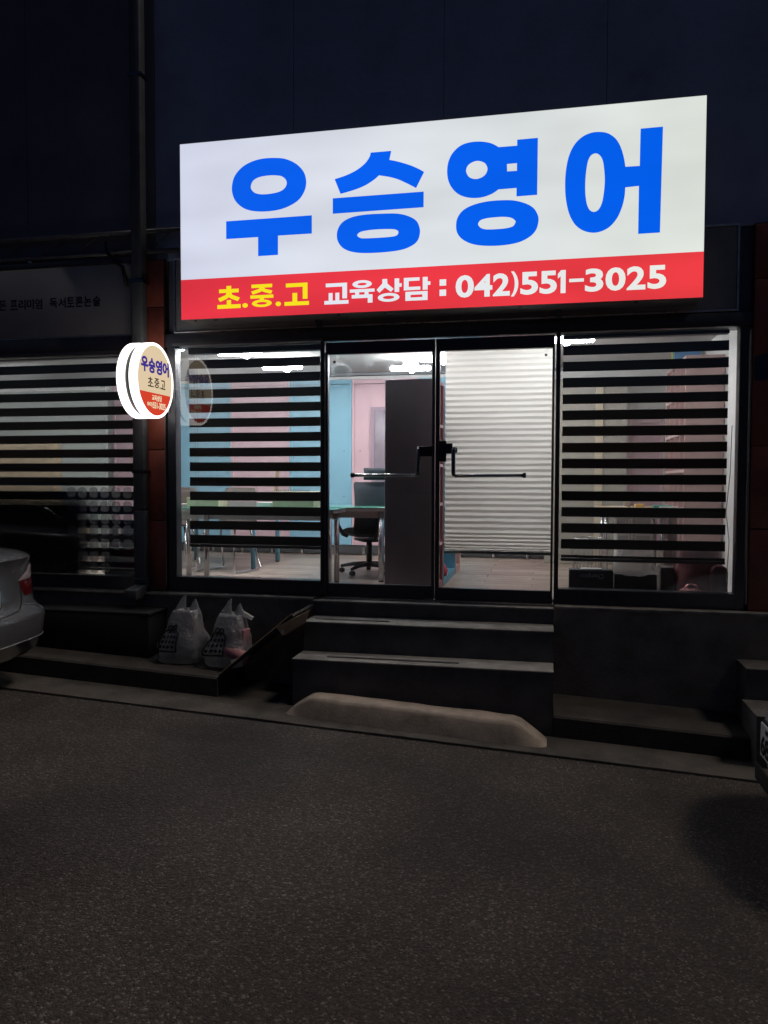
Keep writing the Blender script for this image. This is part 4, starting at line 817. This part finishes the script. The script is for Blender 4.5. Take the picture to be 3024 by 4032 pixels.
# dark graded film with a grid of frosted rounded squares on the lower pane
def film_mat():
    m = bpy.data.materials.new('graded_film'); m.use_nodes = True; t = m.node_tree; n = t.nodes; l = t.links; n.clear()
    tc = n.new('ShaderNodeTexCoord'); sx = n.new('ShaderNodeSeparateXYZ'); l.new(tc.outputs['Object'], sx.inputs[0])
    a_ = n.new('ShaderNodeMapRange'); a_.interpolation_type = 'SMOOTHSTEP'; a_.inputs['From Min'].default_value = -4.0; a_.inputs['From Max'].default_value = -3.72; a_.inputs['To Min'].default_value = 1; a_.inputs['To Max'].default_value = 0; l.new(sx.outputs['X'], a_.inputs['Value'])
    b_ = n.new('ShaderNodeMapRange'); b_.interpolation_type = 'SMOOTHSTEP'; b_.inputs['From Min'].default_value = 0.68; b_.inputs['From Max'].default_value = 1.0; b_.inputs['To Min'].default_value = 1; b_.inputs['To Max'].default_value = 0; l.new(sx.outputs['Z'], b_.inputs['Value'])
    m_ = n.new('ShaderNodeMath'); m_.operation = 'MULTIPLY'; l.new(a_.outputs[0], m_.inputs[0]); l.new(b_.outputs[0], m_.inputs[1])
    tr_ = n.new('ShaderNodeBsdfTransparent'); d_ = n.new('ShaderNodeBsdfDiffuse'); d_.inputs[0].default_value = (.012, .014, .017, 1)
    mx = n.new('ShaderNodeMixShader'); l.new(m_.outputs[0], mx.inputs[0]); l.new(tr_.outputs[0], mx.inputs[1]); l.new(d_.outputs[0], mx.inputs[2])
    o_ = n.new('ShaderNodeOutputMaterial'); l.new(mx.outputs[0], o_.inputs[0]); return m
wf = empty('window_film', (-4.6, 0.01, 0.13), 'dark graded film with frosted rounded squares low on the neighbouring pane', 'film')
MB().quad((-6.89, 0.006, 0.128), (-3.404, 0.006, 0.128), (-3.404, 0.006, 1.05), (-6.89, 0.006, 1.05)).build('film', film_mat(), wf)
FROST = sheer('frosted_dot', (0.35, 0.35, 0.36), 0.30, 0.7)
dot = None
for i in range(15):
    for j in range(7):
        if (i > 12 and j in (0, 1)) or (i < 9 and j > 1) or (j == 1 and i < 10): continue
        x = -4.98 + i * 0.1065; z = 0.175 + j * 0.108 + (0.012 if j % 3 == 0 else 0)
        if dot is None:
            dot = flat_shape('dot', FROST, wf, [rrect(-0.041, 0.041, -0.046, 0.046, 0.030, 4)], (0, 0.003, 0), X3, Z3, 0.0006); d_ = dot
        else: d_ = dot.copy(); COL.objects.link(d_)
        d_.location = (x, 0, z)
cb = tbox(412, 548, 2158, 2330, 0.16, 0.16, mat('blue_grey_board', (0.09, 0.12, 0.14), 0.45, 0, 0.2, 5), 'low_cabinet', 'blue grey low cabinet behind the right end of the neighbouring pane', FZ + .007)
tag(MB().poly([(lambda q: (q.x, .15, q.z))(atY(*p, .15)) for p in ((428, 2155), (468, 2155), (468, 2062), (434, 2062))], (0, 0.008, 0)).build('leaflet', mat('pink_leaflet', (0.62, 0.50, 0.50), 0.6)), 'pale pink leaflet standing on the blue grey low cabinet', 'leaflet')
a = atY(478, 2156, 0.2); c_ = atY(540, 2066, 0.2)
gr = tag(bx('heater', mat('heater_grey', (0.14, 0.16, 0.165), 0.5), None, a.x, c_.x, 0.19, 0.28, a.z, c_.z, 0.006), 'small grey heater with vent slots on the blue grey low cabinet', 'heater')
for k in range(7): bx('slot', BLACKPL, gr, a.x + .05, c_.x - .008, 0.1885, 0.1895, a.z + .02 + k * .025, a.z + .03 + k * .025)

# ================================================================== BAGS, BOX AND BOARD ON THE APRON
PLAS = bpy.data.materials.new('thin_white_plastic'); PLAS.use_nodes = True
_t = PLAS.node_tree; _n = _t.nodes; _l = _t.links; _n.clear()
_tr = _n.new('ShaderNodeBsdfTransparent'); _tl = _n.new('ShaderNodeBsdfTranslucent'); _tl.inputs[0].default_value = (.55, .55, .55, 1); _df = _n.new('ShaderNodeBsdfDiffuse'); _df.inputs[0].default_value = (.50, .50, .51, 1)
_gl = _n.new('ShaderNodeBsdfGlossy'); _gl.inputs['Roughness'].default_value = 0.25; _tc = _n.new('ShaderNodeTexCoord'); _nz = _n.new('ShaderNodeTexNoise'); _nz.inputs['Scale'].default_value = 22; _nz.inputs['Detail'].default_value = 5; _nz.inputs['Distortion'].default_value = 1.2
_bp = _n.new('ShaderNodeBump'); _bp.inputs['Strength'].default_value = 0.8; _bp.inputs['Distance'].default_value = 0.02; _l.new(_tc.outputs['Object'], _nz.inputs[0]); _l.new(_nz.outputs['Fac'], _bp.inputs['Height'])
for q in (_df, _gl, _tl): _l.new(_bp.outputs[0], q.inputs['Normal'])
_a = _n.new('ShaderNodeMixShader'); _a.inputs[0].default_value = 0.45; _l.new(_df.outputs[0], _a.inputs[1]); _l.new(_tl.outputs[0], _a.inputs[2])
_b = _n.new('ShaderNodeMixShader'); _b.inputs[0].default_value = 0.18; _l.new(_a.outputs[0], _b.inputs[1]); _l.new(_gl.outputs[0], _b.inputs[2])
_c = _n.new('ShaderNodeMixShader'); _c.inputs[0].default_value = 0.72; _l.new(_tr.outputs[0], _c.inputs[1]); _l.new(_b.outputs[0], _c.inputs[2])
_o = _n.new('ShaderNodeOutputMaterial'); _l.new(_c.outputs[0], _o.inputs[0])
PRINT = mat('black_print', (0.008, 0.008, 0.008), 0.6)
def carrier_bag(cx, cy, z0, rx_, ry_, h_, seed, label, lean):
    o = empty('carrier_bag', (cx, cy, z0), label, 'bag')
    def rad(v): return (0.90 + 0.13 * math.sin(min(v, .5) * math.pi)) * (1 - 0.50 * max(0, v - .30) / .70) 
    def P(an, v, off=0.0):
        c_, s_ = math.cos(an), math.sin(an); k = rad(v); nn = noise.noise(Vector((c_ * 1.8 + seed, s_ * 1.8, v * 3.2))) * .16 + noise.noise(Vector((c_ * 6 + seed, s_ * 6, v * 10))) * .06
        k2 = k * (1 + nn) * (1 - (1 - min(v / .06, 1)) * .15); sq = (abs(c_) ** 4 + abs(s_) ** 4) ** -.25 * .92
        return Vector((cx + lean * v * h_ + (rx_ * k2 * sq + off) * c_, cy + (ry_ * k2 * sq + off) * s_, z0 + h_ * v * (1 + .04 * noise.noise(Vector((an * 1.5, seed, v * 2))))))
    N = 40; rows = [[P(2 * math.pi * j / N, i / 20) for j in range(N)] for i in range(21)]
    top = rows[-1]; rows.append([Vector((cx + lean * h_ + (p.x - cx - lean * h_) * .45, cy + (p.y - cy) * .4, p.z + .012 * math.sin(j))) for j, p in enumerate(top)])
    b_ = MB().grid(rows, True); q = len(b_.v); b_.v += [tuple(p) for p in rows[0]]; b_.f.append(tuple(range(q, q + N)))
    b_.build('bag_skin', PLAS, o, smooth=True)
    for s_, hh in ((-1, .15), (1, .115)):                  # two gathered ears
        x = cx + lean * h_ + s_ * rx_ * .30; tx = x + (.05 if s_ < 0 else .01)
        rr_ = [[(x + (tx - x) * (i / 6) ** 1.5 + .055 * (1 - i / 6) ** .8 * (math.cos(2 * math.pi * j / 12)) + .008 * noise.noise(Vector((i, j, seed))), cy + .03 * (1 - i / 6) * math.sin(2 * math.pi * j / 12) + .006 * noise.noise(Vector((i, j + 9, seed))), z0 + h_ * .93 + hh * i / 6) for j in range(12)] for i in range(7)]
        MB().grid(rr_, True).build('handle', PLAS, o, smooth=True)
    # printed tag: outline with a bow and three rows of dots, wrapped on the skin
    ac = R(-105)
    def S(u, v, off=.004): return P(ac + u / rx_, v / h_, off)
    def patch(loop, name='print'):
        pts = [S(u, v) for u, v in loop]; MB().poly(pts, (0, -.0012, 0)).build(name, PRINT, o)
    ub, vb = -.02, .10; wd, hg = .15, .165
    path = [(ub - wd / 2, vb), (ub + wd / 2, vb), (ub + wd / 2, vb + hg * .85), (ub + wd / 2 - .025, vb + hg), (ub - wd / 2 + .025, vb + hg), (ub - wd / 2, vb + hg * .85)]
    pts = []
    for i in range(6):
        p, q = path[i], path[(i + 1) % 6]
        for k in range(6): pts.append(S(p[0] + (q[0] - p[0]) * k / 6, p[1] + (q[1] - p[1]) * k / 6, .003))
    MB().tube(pts + [pts[0]], 0.0065, 5, False).build('print', PRINT, o)
    for r_ in range(3):
        for k in range(4): patch([(ub - .048 + k * .031 + .012 * math.cos(2 * math.pi * j / 10), vb + .035 + r_ * .038 + .013 * math.sin(2 * math.pi * j / 10)) for j in range(10)])
    for s_ in (-1, 1):
        lp = [S(ub + s_ * (.004 + .02 * (1 - math.cos(2 * math.pi * j / 12))), vb + hg + .02 + .017 * math.sin(2 * math.pi * j / 12), .004) for j in range(13)]
        MB().tube(lp, 0.0055, 5, False).build('print', PRINT, o); MB().tube([S(ub, vb + hg + .015, .004), S(ub + s_ * .025, vb + hg - .025, .004)], .006, 5).build('print', PRINT, o)
    return o
bz = gz(-2.75) + 0.153 + 0.022
b1 = carrier_bag(atY(712, 2560, -0.40).x, -0.38, bz, 0.20, 0.155, 0.41, 2.0, 'translucent carrier bag with printed bow tag standing beside the black chest', 0.12)
b2 = carrier_bag(atY(893, 2570, -0.42).x, -0.40, bz - .01, 0.185, 0.15, 0.40, 7.7, 'translucent carrier bag with pink cartons inside, leaning towards the board', 0.10)
PKP = mat('pink_paper', (0.50, 0.22, 0.24), 0.7, 0, 0.2, 12)
c1 = b1.location; c2 = b2.location
blob('crumpled_paper', mat('tan_paper', (0.35, 0.26, 0.18), 0.8, 0, 0.4, 20, 0.4, 60), c1.x + .07, c1.y, bz + .17, .09, .07, .17, 4.0, 'crumpled tan paper inside the carrier bag beside the black chest', 'paper', .4, .3)
cx_ = c2.x + .08; tag(MB().hexa([(cx_ - .06, -.47, bz + .14), (cx_ + .07, -.48, bz + .13), (cx_ + .08, -.38, bz + .13), (cx_ - .05, -.37, bz + .14)], [(cx_ - .03, -.47, bz + .29), (cx_ + .09, -.48, bz + .28), (cx_ + .10, -.38, bz + .28), (cx_ - .02, -.37, bz + .29)]).build('pink_carton', PKP, bevel=0.003), 'pink carton inside the bag that leans towards the board', 'carton')
tag(MB().tube([(cx_ - .04, -.50, bz + .12), (cx_ + .13, -.53, bz + .085)], 0.045, 14).build('paper_roll', PKP, smooth=True), 'rolled pink paper in the bag that leans towards the board', 'roll')
tag(MB().poly([(cx_ + .03, -.585, bz + .01), (cx_ + .12, -.575, bz + .03), (cx_ + .10, -.57, bz + .10), (cx_ + .02, -.58, bz + .07)], (0, .004, 0)).build('paper_scrap', mat('white_scrap', (0.6, 0.57, 0.55), 0.7)), 'white paper scrap at the foot of the leaning carrier bag', 'paper')
tag(MB().poly([(cx_ + .0, -.40, bz + .40), (cx_ + .12, -.42, bz + .35), (cx_ + .13, -.41, bz + .37), (cx_ + .01, -.39, bz + .425)], (0, .03, 0)).build('paper_flap', MATS['white_scrap']), 'grey card strip sticking out of the leaning carrier bag', 'card')
ch = empty('storage_chest', (-3.7, -.3, gz(-3.7) + .18), 'low matt black storage chest against the plinth under the neighbouring window', 'chest')
BK = mat('matt_black', (0.010, 0.010, 0.011), 0.7, 0, 0.2, 6)
MB().hexa([(-4.75, -.44, gz(-4.75) + .17), (-3.06, -.44, gz(-3.06) + .17), (-3.06, -.137, gz(-3.06) + .18), (-4.75, -.137, gz(-4.75) + .18)], [(-4.75, -.44, -.13), (-3.06, -.44, -.13), (-3.06, -.137, -.13), (-4.75, -.137, -.13)]).build('body', BK, ch, bevel=.004)
bx('lid', BK, ch, -4.77, -3.05, -.45, -.137, -.1295, -.105, 0.004)
# flattened carton leaning from the apron up to the side of the steps
bd = empty('leaning_board', (-2.1, -.4, -.5), 'dark flattened carton leaning from the apron against the side of the steps', 'carton')
BDM = mat('dark_board', (0.045, 0.040, 0.036), 0.8, 0, 0.3, 8)  # plain dark sheet, darker than its cardboard edge and flap
A = Vector((-2.372, 0, -0.505)); Bv = Vector((-1.802, 0, -0.03)); dn = Vector((0.011, 0, -0.013))
MB().poly([(A.x, -.662, A.z), (Bv.x, -.662, Bv.z), (Bv.x, -.152, Bv.z), (A.x, -.152, A.z)], dn).build('sheet', BDM, bd)
MB().tube([(A.x, -.664, A.z + .003), (Bv.x, -.664, Bv.z + .003)], 0.0035, 5).build('edge', CARD, bd)
q_ = [atY(p[0], p[1], y_) for p, y_ in (((1088, 2471), -.672), ((1113, 2505), -.675), ((1203, 2452), -.675), ((1219, 2403), -.668))]
fpz = MB().poly(q_, (0.0, .006, 0.002)).build('flap', CARD, bd); bx('print_mark', mat('pale_label', (0.5, 0.48, 0.45), .7), fpz, q_[1].x - .012, q_[1].x + .006, -.6795, -.676, q_[1].z + .018, q_[1].z + .040)

# ================================================================== PARKED CARS
def outline(xr, xf, w, rr_, rf, br, bf, n=8):
    """plan outline, X forward from the tail; returns points starting at the middle of the tail, going to the +Y side"""
    pts = []
    def add(x, y, tail): pts.append((x + (br * (y / w) ** 2 if tail else -bf * (y / w) ** 2), y))
    for i in range(7): add(xr, (w - rr_) * i / 6, True)
    for i in range(1, n + 1): a_ = R(90 * i / n); add(xr + rr_ * (1 - math.cos(a_)), w - rr_ + rr_ * math.sin(a_), True)
    x0, x1 = xr + rr_ + br, xf - rf - bf
    for i in range(1, 10): pts.append((x0 + (x1 - x0) * i / 10, w))
    for i in range(n + 1): a_ = R(90 * (1 - i / n)); add(xf - rf * (1 - math.cos(a_)), w - rf + rf * math.sin(a_), False)
    for i in range(5, -1, -1): add(xf, (w - rf) * i / 6, False)
    return pts + [(x, -y) for x, y in pts[-2:0:-1]]
def loft(levels, xf_map):
    rows = []
    for (h_, xr, xf, w, rr_, rf, br, bf) in levels: rows.append([xf_map(x, y, h_) for x, y in outline(xr, xf, w, rr_, rf, br, bf)])
    return rows
def make_car(label, paint, origin, fx, lev, glz, wheels, halfw):
    """fx = world x direction of the car's nose"""
    o = empty('parked_car', origin, label, 'car'); ox, oy, oz = origin
    def M(x, y, h_): return (ox + fx * x, oy - fx * y, oz + h_ - 0.052 * fx * x)      # sits on the slope
    rows = loft(lev, M); b_ = MB().grid(rows, True); N = len(rows[0])
    for r_, rev in ((rows[-1], False), (rows[0], True)): q = len(b_.v); b_.v += r_; b_.f.append(tuple(range(q, q + N)))
    body = b_.build('body', paint, o, smooth=True); e = body.modifiers.new('e', 'EDGE_SPLIT'); e.split_angle = R(48)
    rows = loft(glz, M); b_ = MB().grid(rows[:-2], True).build('windows', mat('car_glass', (0.015, 0.018, 0.02), 0.05, 0, 0, coat=1.0), o, smooth=True)
    t_ = MB().grid(rows[-3:], True); q = len(t_.v); t_.v += rows[-1]; t_.f.append(tuple(range(q, q + N))); t_.build('roof', paint, o, smooth=True)
    for wx in wheels:
        for s_ in (-1, 1):
            ty = MB().tube([M(wx, s_ * (halfw - .20), .31), M(wx, s_ * (halfw - .19), .31), M(wx, s_ * (halfw - .01), .31), M(wx, s_ * halfw, .31)], [.27, .31, .31, .28], 28).build('wheel', mat('tyre', (0.018, 0.018, 0.018), 0.8), o, smooth=True); ty.modifiers.new('e', 'EDGE_SPLIT').split_angle = R(35)
            MB().tube([M(wx, s_ * (halfw - .02), .31), M(wx, s_ * (halfw + .004), .31)], [.20, .185], 20).build('rim', CHROME, ty)
    return o, M
# silver saloon, tail towards the shop
SILV = mat('silver_metallic', (0.33, 0.33, 0.345), 0.24, 0.8, coat=0.8)
#        h     xr    xf    w     rr   rf   br   bf
lev = [(.20, .30, 4.35, .74, .20, .30, .05, .15), (.27, .10, 4.45, .82, .24, .30, .09, .18), (.32, .045, 4.50, .865, .26, .30, .10, .20), (.40, .02, 4.52, .885, .27, .30, .10, .20), (.405, .012, 4.52, .89, .27, .30, .10, .20), (.55, 0.0, 4.52, .905, .27, .30, .10, .2), (.585, .012, 4.51, .905, .27, .30, .10, .2),
       (.605, .05, 4.50, .900, .26, .30, .10, .2), (.64, .085, 4.49, .885, .25, .30, .10, .2), (.72, .10, 4.46, .875, .24, .30, .10, .2), (.86, .115, 4.3, .865, .22, .30, .10, .2), (.93, .115, 4.0, .855, .21, .3, .10, .2), (.975, .10, 3.7, .84, .20, .3, .10, .2), (.992, .115, 3.6, .82, .19, .3, .10, .2), (1.005, .17, 3.5, .79, .18, .3, .09, .2), (1.02, .42, 3.4, .76, .18, .3, .06, .2)]
glz = [(1.01, .62, 3.45, .74, .2, .4, .08, .25), (1.18, .98, 3.05, .68, .2, .4, .06, .22), (1.34, 1.35, 2.62, .61, .2, .3, .05, .18), (1.39, 1.5, 2.45, .57, .2, .3, .05, .15), (1.415, 1.65, 2.3, .50, .2, .3, .05, .12), (1.425, 1.8, 2.1, .38, .15, .2, .03, .1)]
CX, CY = -3.60, -1.585
car, M = make_car('silver saloon car parked with its tail to the shop, dark red tail lamps', SILV, (CX, CY, gz(CX)), -1, lev, glz, (0.95, 3.7), .895)
def surf(lv, idx_f, h_):
    """point on the body outline at height h_: idx_f counts outline points from mid-tail to the +Y side"""
    for k in range(len(lv) - 1):
        if lv[k][0] <= h_ <= lv[k + 1][0]: t_ = (h_ - lv[k][0]) / (lv[k + 1][0] - lv[k][0]); L = [lv[k][i] + (lv[k + 1][i] - lv[k][i]) * t_ for i in range(8)]; break
    O = outline(*L[1:]); N = len(O); i0 = int(math.floor(idx_f)); t_ = idx_f - i0; p, q = O[i0 % N], O[(i0 + 1) % N]
    n_ = Vector((q[1] - p[1], -(q[0] - p[0]))); n_.normalize()
    c_ = Vector((p[0] + (q[0] - p[0]) * t_, p[1] + (q[1] - p[1]) * t_)); return c_, n_
def skin(name, m, parent, lv, Mf, corners, off=0.006, nu=10, nv=6, sign=1):
    """proud patch on the body: corners = [(idx, h)] TL, TR, BR, BL"""
    rows = []
    for j in range(nv + 1):
        v = j / nv; row = []
        for i in range(nu + 1):
            u = i / nu
            a_ = [corners[0][k] * (1 - u) + corners[1][k] * u for k in (0, 1)]; b_ = [corners[3][k] * (1 - u) + corners[2][k] * u for k in (0, 1)]
            ix, hh = a_[0] * (1 - v) + b_[0] * v, a_[1] * (1 - v) + b_[1] * v
            c_, n_ = surf(lv, ix, hh); e = off if 0 < i < nu and 0 < j < nv else -0.003
            row.append(Mf(c_.x + n_.x * e * -1 if False else c_.x - abs(e) * 0 + n_.x * e, sign * (c_.y + n_.y * e), hh))
        rows.append(row)
    return MB().grid(rows).build(name, m, parent, smooth=True)
TAIL = mat('tail_red', (0.10, 0.008, 0.012), 0.12, 0, 0.1, 30, coat=1.0); CLRL = mat('tail_clear', (0.36, 0.30, 0.31), 0.15, 0, 0.1, 40, coat=1.0)
for s_ in (1, -1):
    tl = skin('tail_lamp', TAIL, car, lev, M, [(4.9, .81), (13.5, .81), (13.2, .69), (5.5, .70)], -0.007, sign=s_)
    skin('lens', CLRL, tl, lev, M, [(6.6, .905), (8.6, .925), (8.4, .815), (4.8, .815)], -0.008, sign=s_)
    skin('lens', TAIL, tl, lev, M, [(8.7, .925), (14.5, .92), (14, .815), (8.5, .815)], -0.008, sign=s_)
GAP = mat('panel_gap', (0.006, 0.006, 0.007), 0.8)
def seam(pts, m, name, r_, lv=lev, Mf=M, par=car, off=-0.001):
    P = []
    for ix, hh in pts: c_, n_ = surf(lv, ix, hh); P.append(Mf(c_.x + n_.x * off, c_.y + n_.y * off, hh))
    MB().tube(P, r_, 5).build(name, m, par)
seam([(0, .60), (2.5, .602), (4.2, .615), (4.9, .65), (5.05, .70), (5.0, .80)], GAP, 'boot_gap', .004)
seam([(5.3, .640), (6.6, .62), (7.6, .60), (7.9, .588)], SEAM, 'crease', .0035)
seam([(i * .5, .404) for i in range(0, 29)], mat('crease_light', (0.5, 0.5, 0.52), .3, .7), 'crease', .004, off=-.003)
c_, n_ = surf(lev, 0, .72); pb = bx('number_plate', mat('plate_white', (0.55, 0.55, 0.52), .5), car, *sorted((M(c_.x - .012, 0, 0)[0], M(c_.x + .01, 0, 0)[0])), CY - .26, CY + .26, gz(CX) + .665, gz(CX) + .785, 0.004)
bx('plate_frame', GAP, pb, *sorted((M(c_.x - .006, 0, 0)[0], M(c_.x + .02, 0, 0)[0])), CY - .275, CY + .275, gz(CX) + .655, gz(CX) + .795, 0.004)
c_, n_ = surf(lev, 4.55, .885); bp_ = M(c_.x, c_.y, .885)
for k in range(3): MB().poly([(bp_[0] + .006 - .0022 * k, bp_[1] - .05 + k * .011, bp_[2] - .014), (bp_[0] + .006 - .0022 * k, bp_[1] - .044 + k * .011, bp_[2] - .014), (bp_[0] + .006 - .0022 * k, bp_[1] - .036 + k * .011, bp_[2] + .014), (bp_[0] + .006 - .0022 * k, bp_[1] - .042 + k * .011, bp_[2] + .014)], (.003, 0, 0)).build('badge', CHROME, car)
text_shape('badge', CHROME, car, 'M3', (-.012, .058, -.014, .014), (bp_[0] + .001, bp_[1], bp_[2]), (-.2, .98, 0), Z3, .003, .02)
# white small car, nose towards the steps
WHT = mat('white_car_paint', (0.80, 0.80, 0.79), 0.25, 0, 0.05, 30, coat=0.8)
lev2 = [(.18, 0.25, 3.40, .66, .25, .35, .05, .12), (.25, .08, 3.55, .73, .28, .36, .08, .16), (.33, .03, 3.58, .76, .28, .38, .08, .17), (.45, 0, 3.60, .78, .28, .40, .08, .17), (.58, .02, 3.585, .785, .28, .42, .08, .17), (.66, .04, 3.54, .785, .27, .42, .08, .17), (.74, .06, 3.46, .78, .26, .42, .08, .17), (.82, .07, 3.30, .765, .26, .40, .08, .17), (.87, .08, 3.12, .75, .25, .38, .08, .17), (.90, .10, 2.9, .72, .25, .36, .08, .17)]
glz2 = [(.895, .13, 2.95, .715, .25, .4, .08, .25), (1.15, .25, 2.5, .67, .24, .4, .07, .22), (1.38, .40, 2.0, .60, .22, .3, .05, .18), (1.45, .5, 1.85, .55, .2, .3, .05, .15), (1.48, .65, 1.7, .48, .2, .3, .05, .12), (1.495, .9, 1.5, .36, .15, .2, .03, .1)]
NX, NY = 1.088, -2.01
car2, M2 = make_car('small white car parked nose towards the steps', WHT, (NX + 3.60, NY, gz(NX + 3.6)), -1, lev2, glz2, (.55, 2.9), .775)
gcar = gz(NX)
PLW = mat('plate_pale', (0.60, 0.62, 0.60), .45)
pb = bx('number_plate', PLW, car2, NX - .022, NX - .012, NY - .168, NY + .168, -0.432, -0.262, 0.003, 1)
bx('plate_frame', GAP, pb, NX - .0115, NX + .004, NY - .178, NY + .178, -0.442, -0.252, 0.003, 1)
text_shape('letter', GAP, pb, '68', (-.150, -.005, -0.418, -0.318), (NX - .0235, NY, 0), (0, -1, 0), Z3, .002, .03)
bx('letter', GAP, pb, NX - .0245, NX - .0225, NY + .035, NY + .075, -.300, -.278)
bx('intake', GAP, car2, NX + .0, NX + .012, NY - .35, NY + .35, gcar + .24, gcar + .33, 0.01)
N2 = len(outline(*lev2[0][1:])); half = N2 // 2
LENS = mat('headlamp_lens', (0.42, 0.47, 0.42), 0.08, 0, 0.15, 20, coat=1.0)
for s_ in (1, -1): skin('headlamp', LENS, car2, lev2, M2, [(half - 12.5, .80), (half - 3.6, .70), (half - 3.6, .60), (half - 11, .62)], -0.006, sign=s_)

# ================================================================== grit on the street and along the gutter
b = MB()
def stone(x, y, z, r_):
    o = len(b.v); a = random.random() * 6.28
    for k in range(5): t = a + 2 * math.pi * k / 5; b.v.append((x + r_ * random.uniform(.7, 1.2) * math.cos(t), y + r_ * random.uniform(.7, 1.2) * math.sin(t), z))
    b.v.append((x + r_ * .2, y, z + r_ * random.uniform(.5, .9)))
    for k in range(5): b.f.append((o + k, o + (k + 1) % 5, o + 5))
for k in range(420):
    x = random.uniform(-5, 3.5); y = -1.06 - abs(random.gauss(0, .10)); stone(x, y, gz(x) + .001, random.uniform(.002, .006))
for k in range(220):
    x = random.uniform(-5, 3.5); y = random.uniform(-1.03, -.72); stone(x, y, gz(x) + .0105, random.uniform(.0015, .005))
for k in range(500):
    x = random.uniform(-5, 3); y = random.uniform(-4.6, -1.1); stone(x, y, gz(x) + .001, random.uniform(.002, .0045))
tag(b.build('grit', mat('pale_grit', (0.30, 0.27, 0.235), 0.9, 0, 0.5, 60)), 'loose pale grit scattered on the asphalt and gutter', 'grit', kind='stuff')
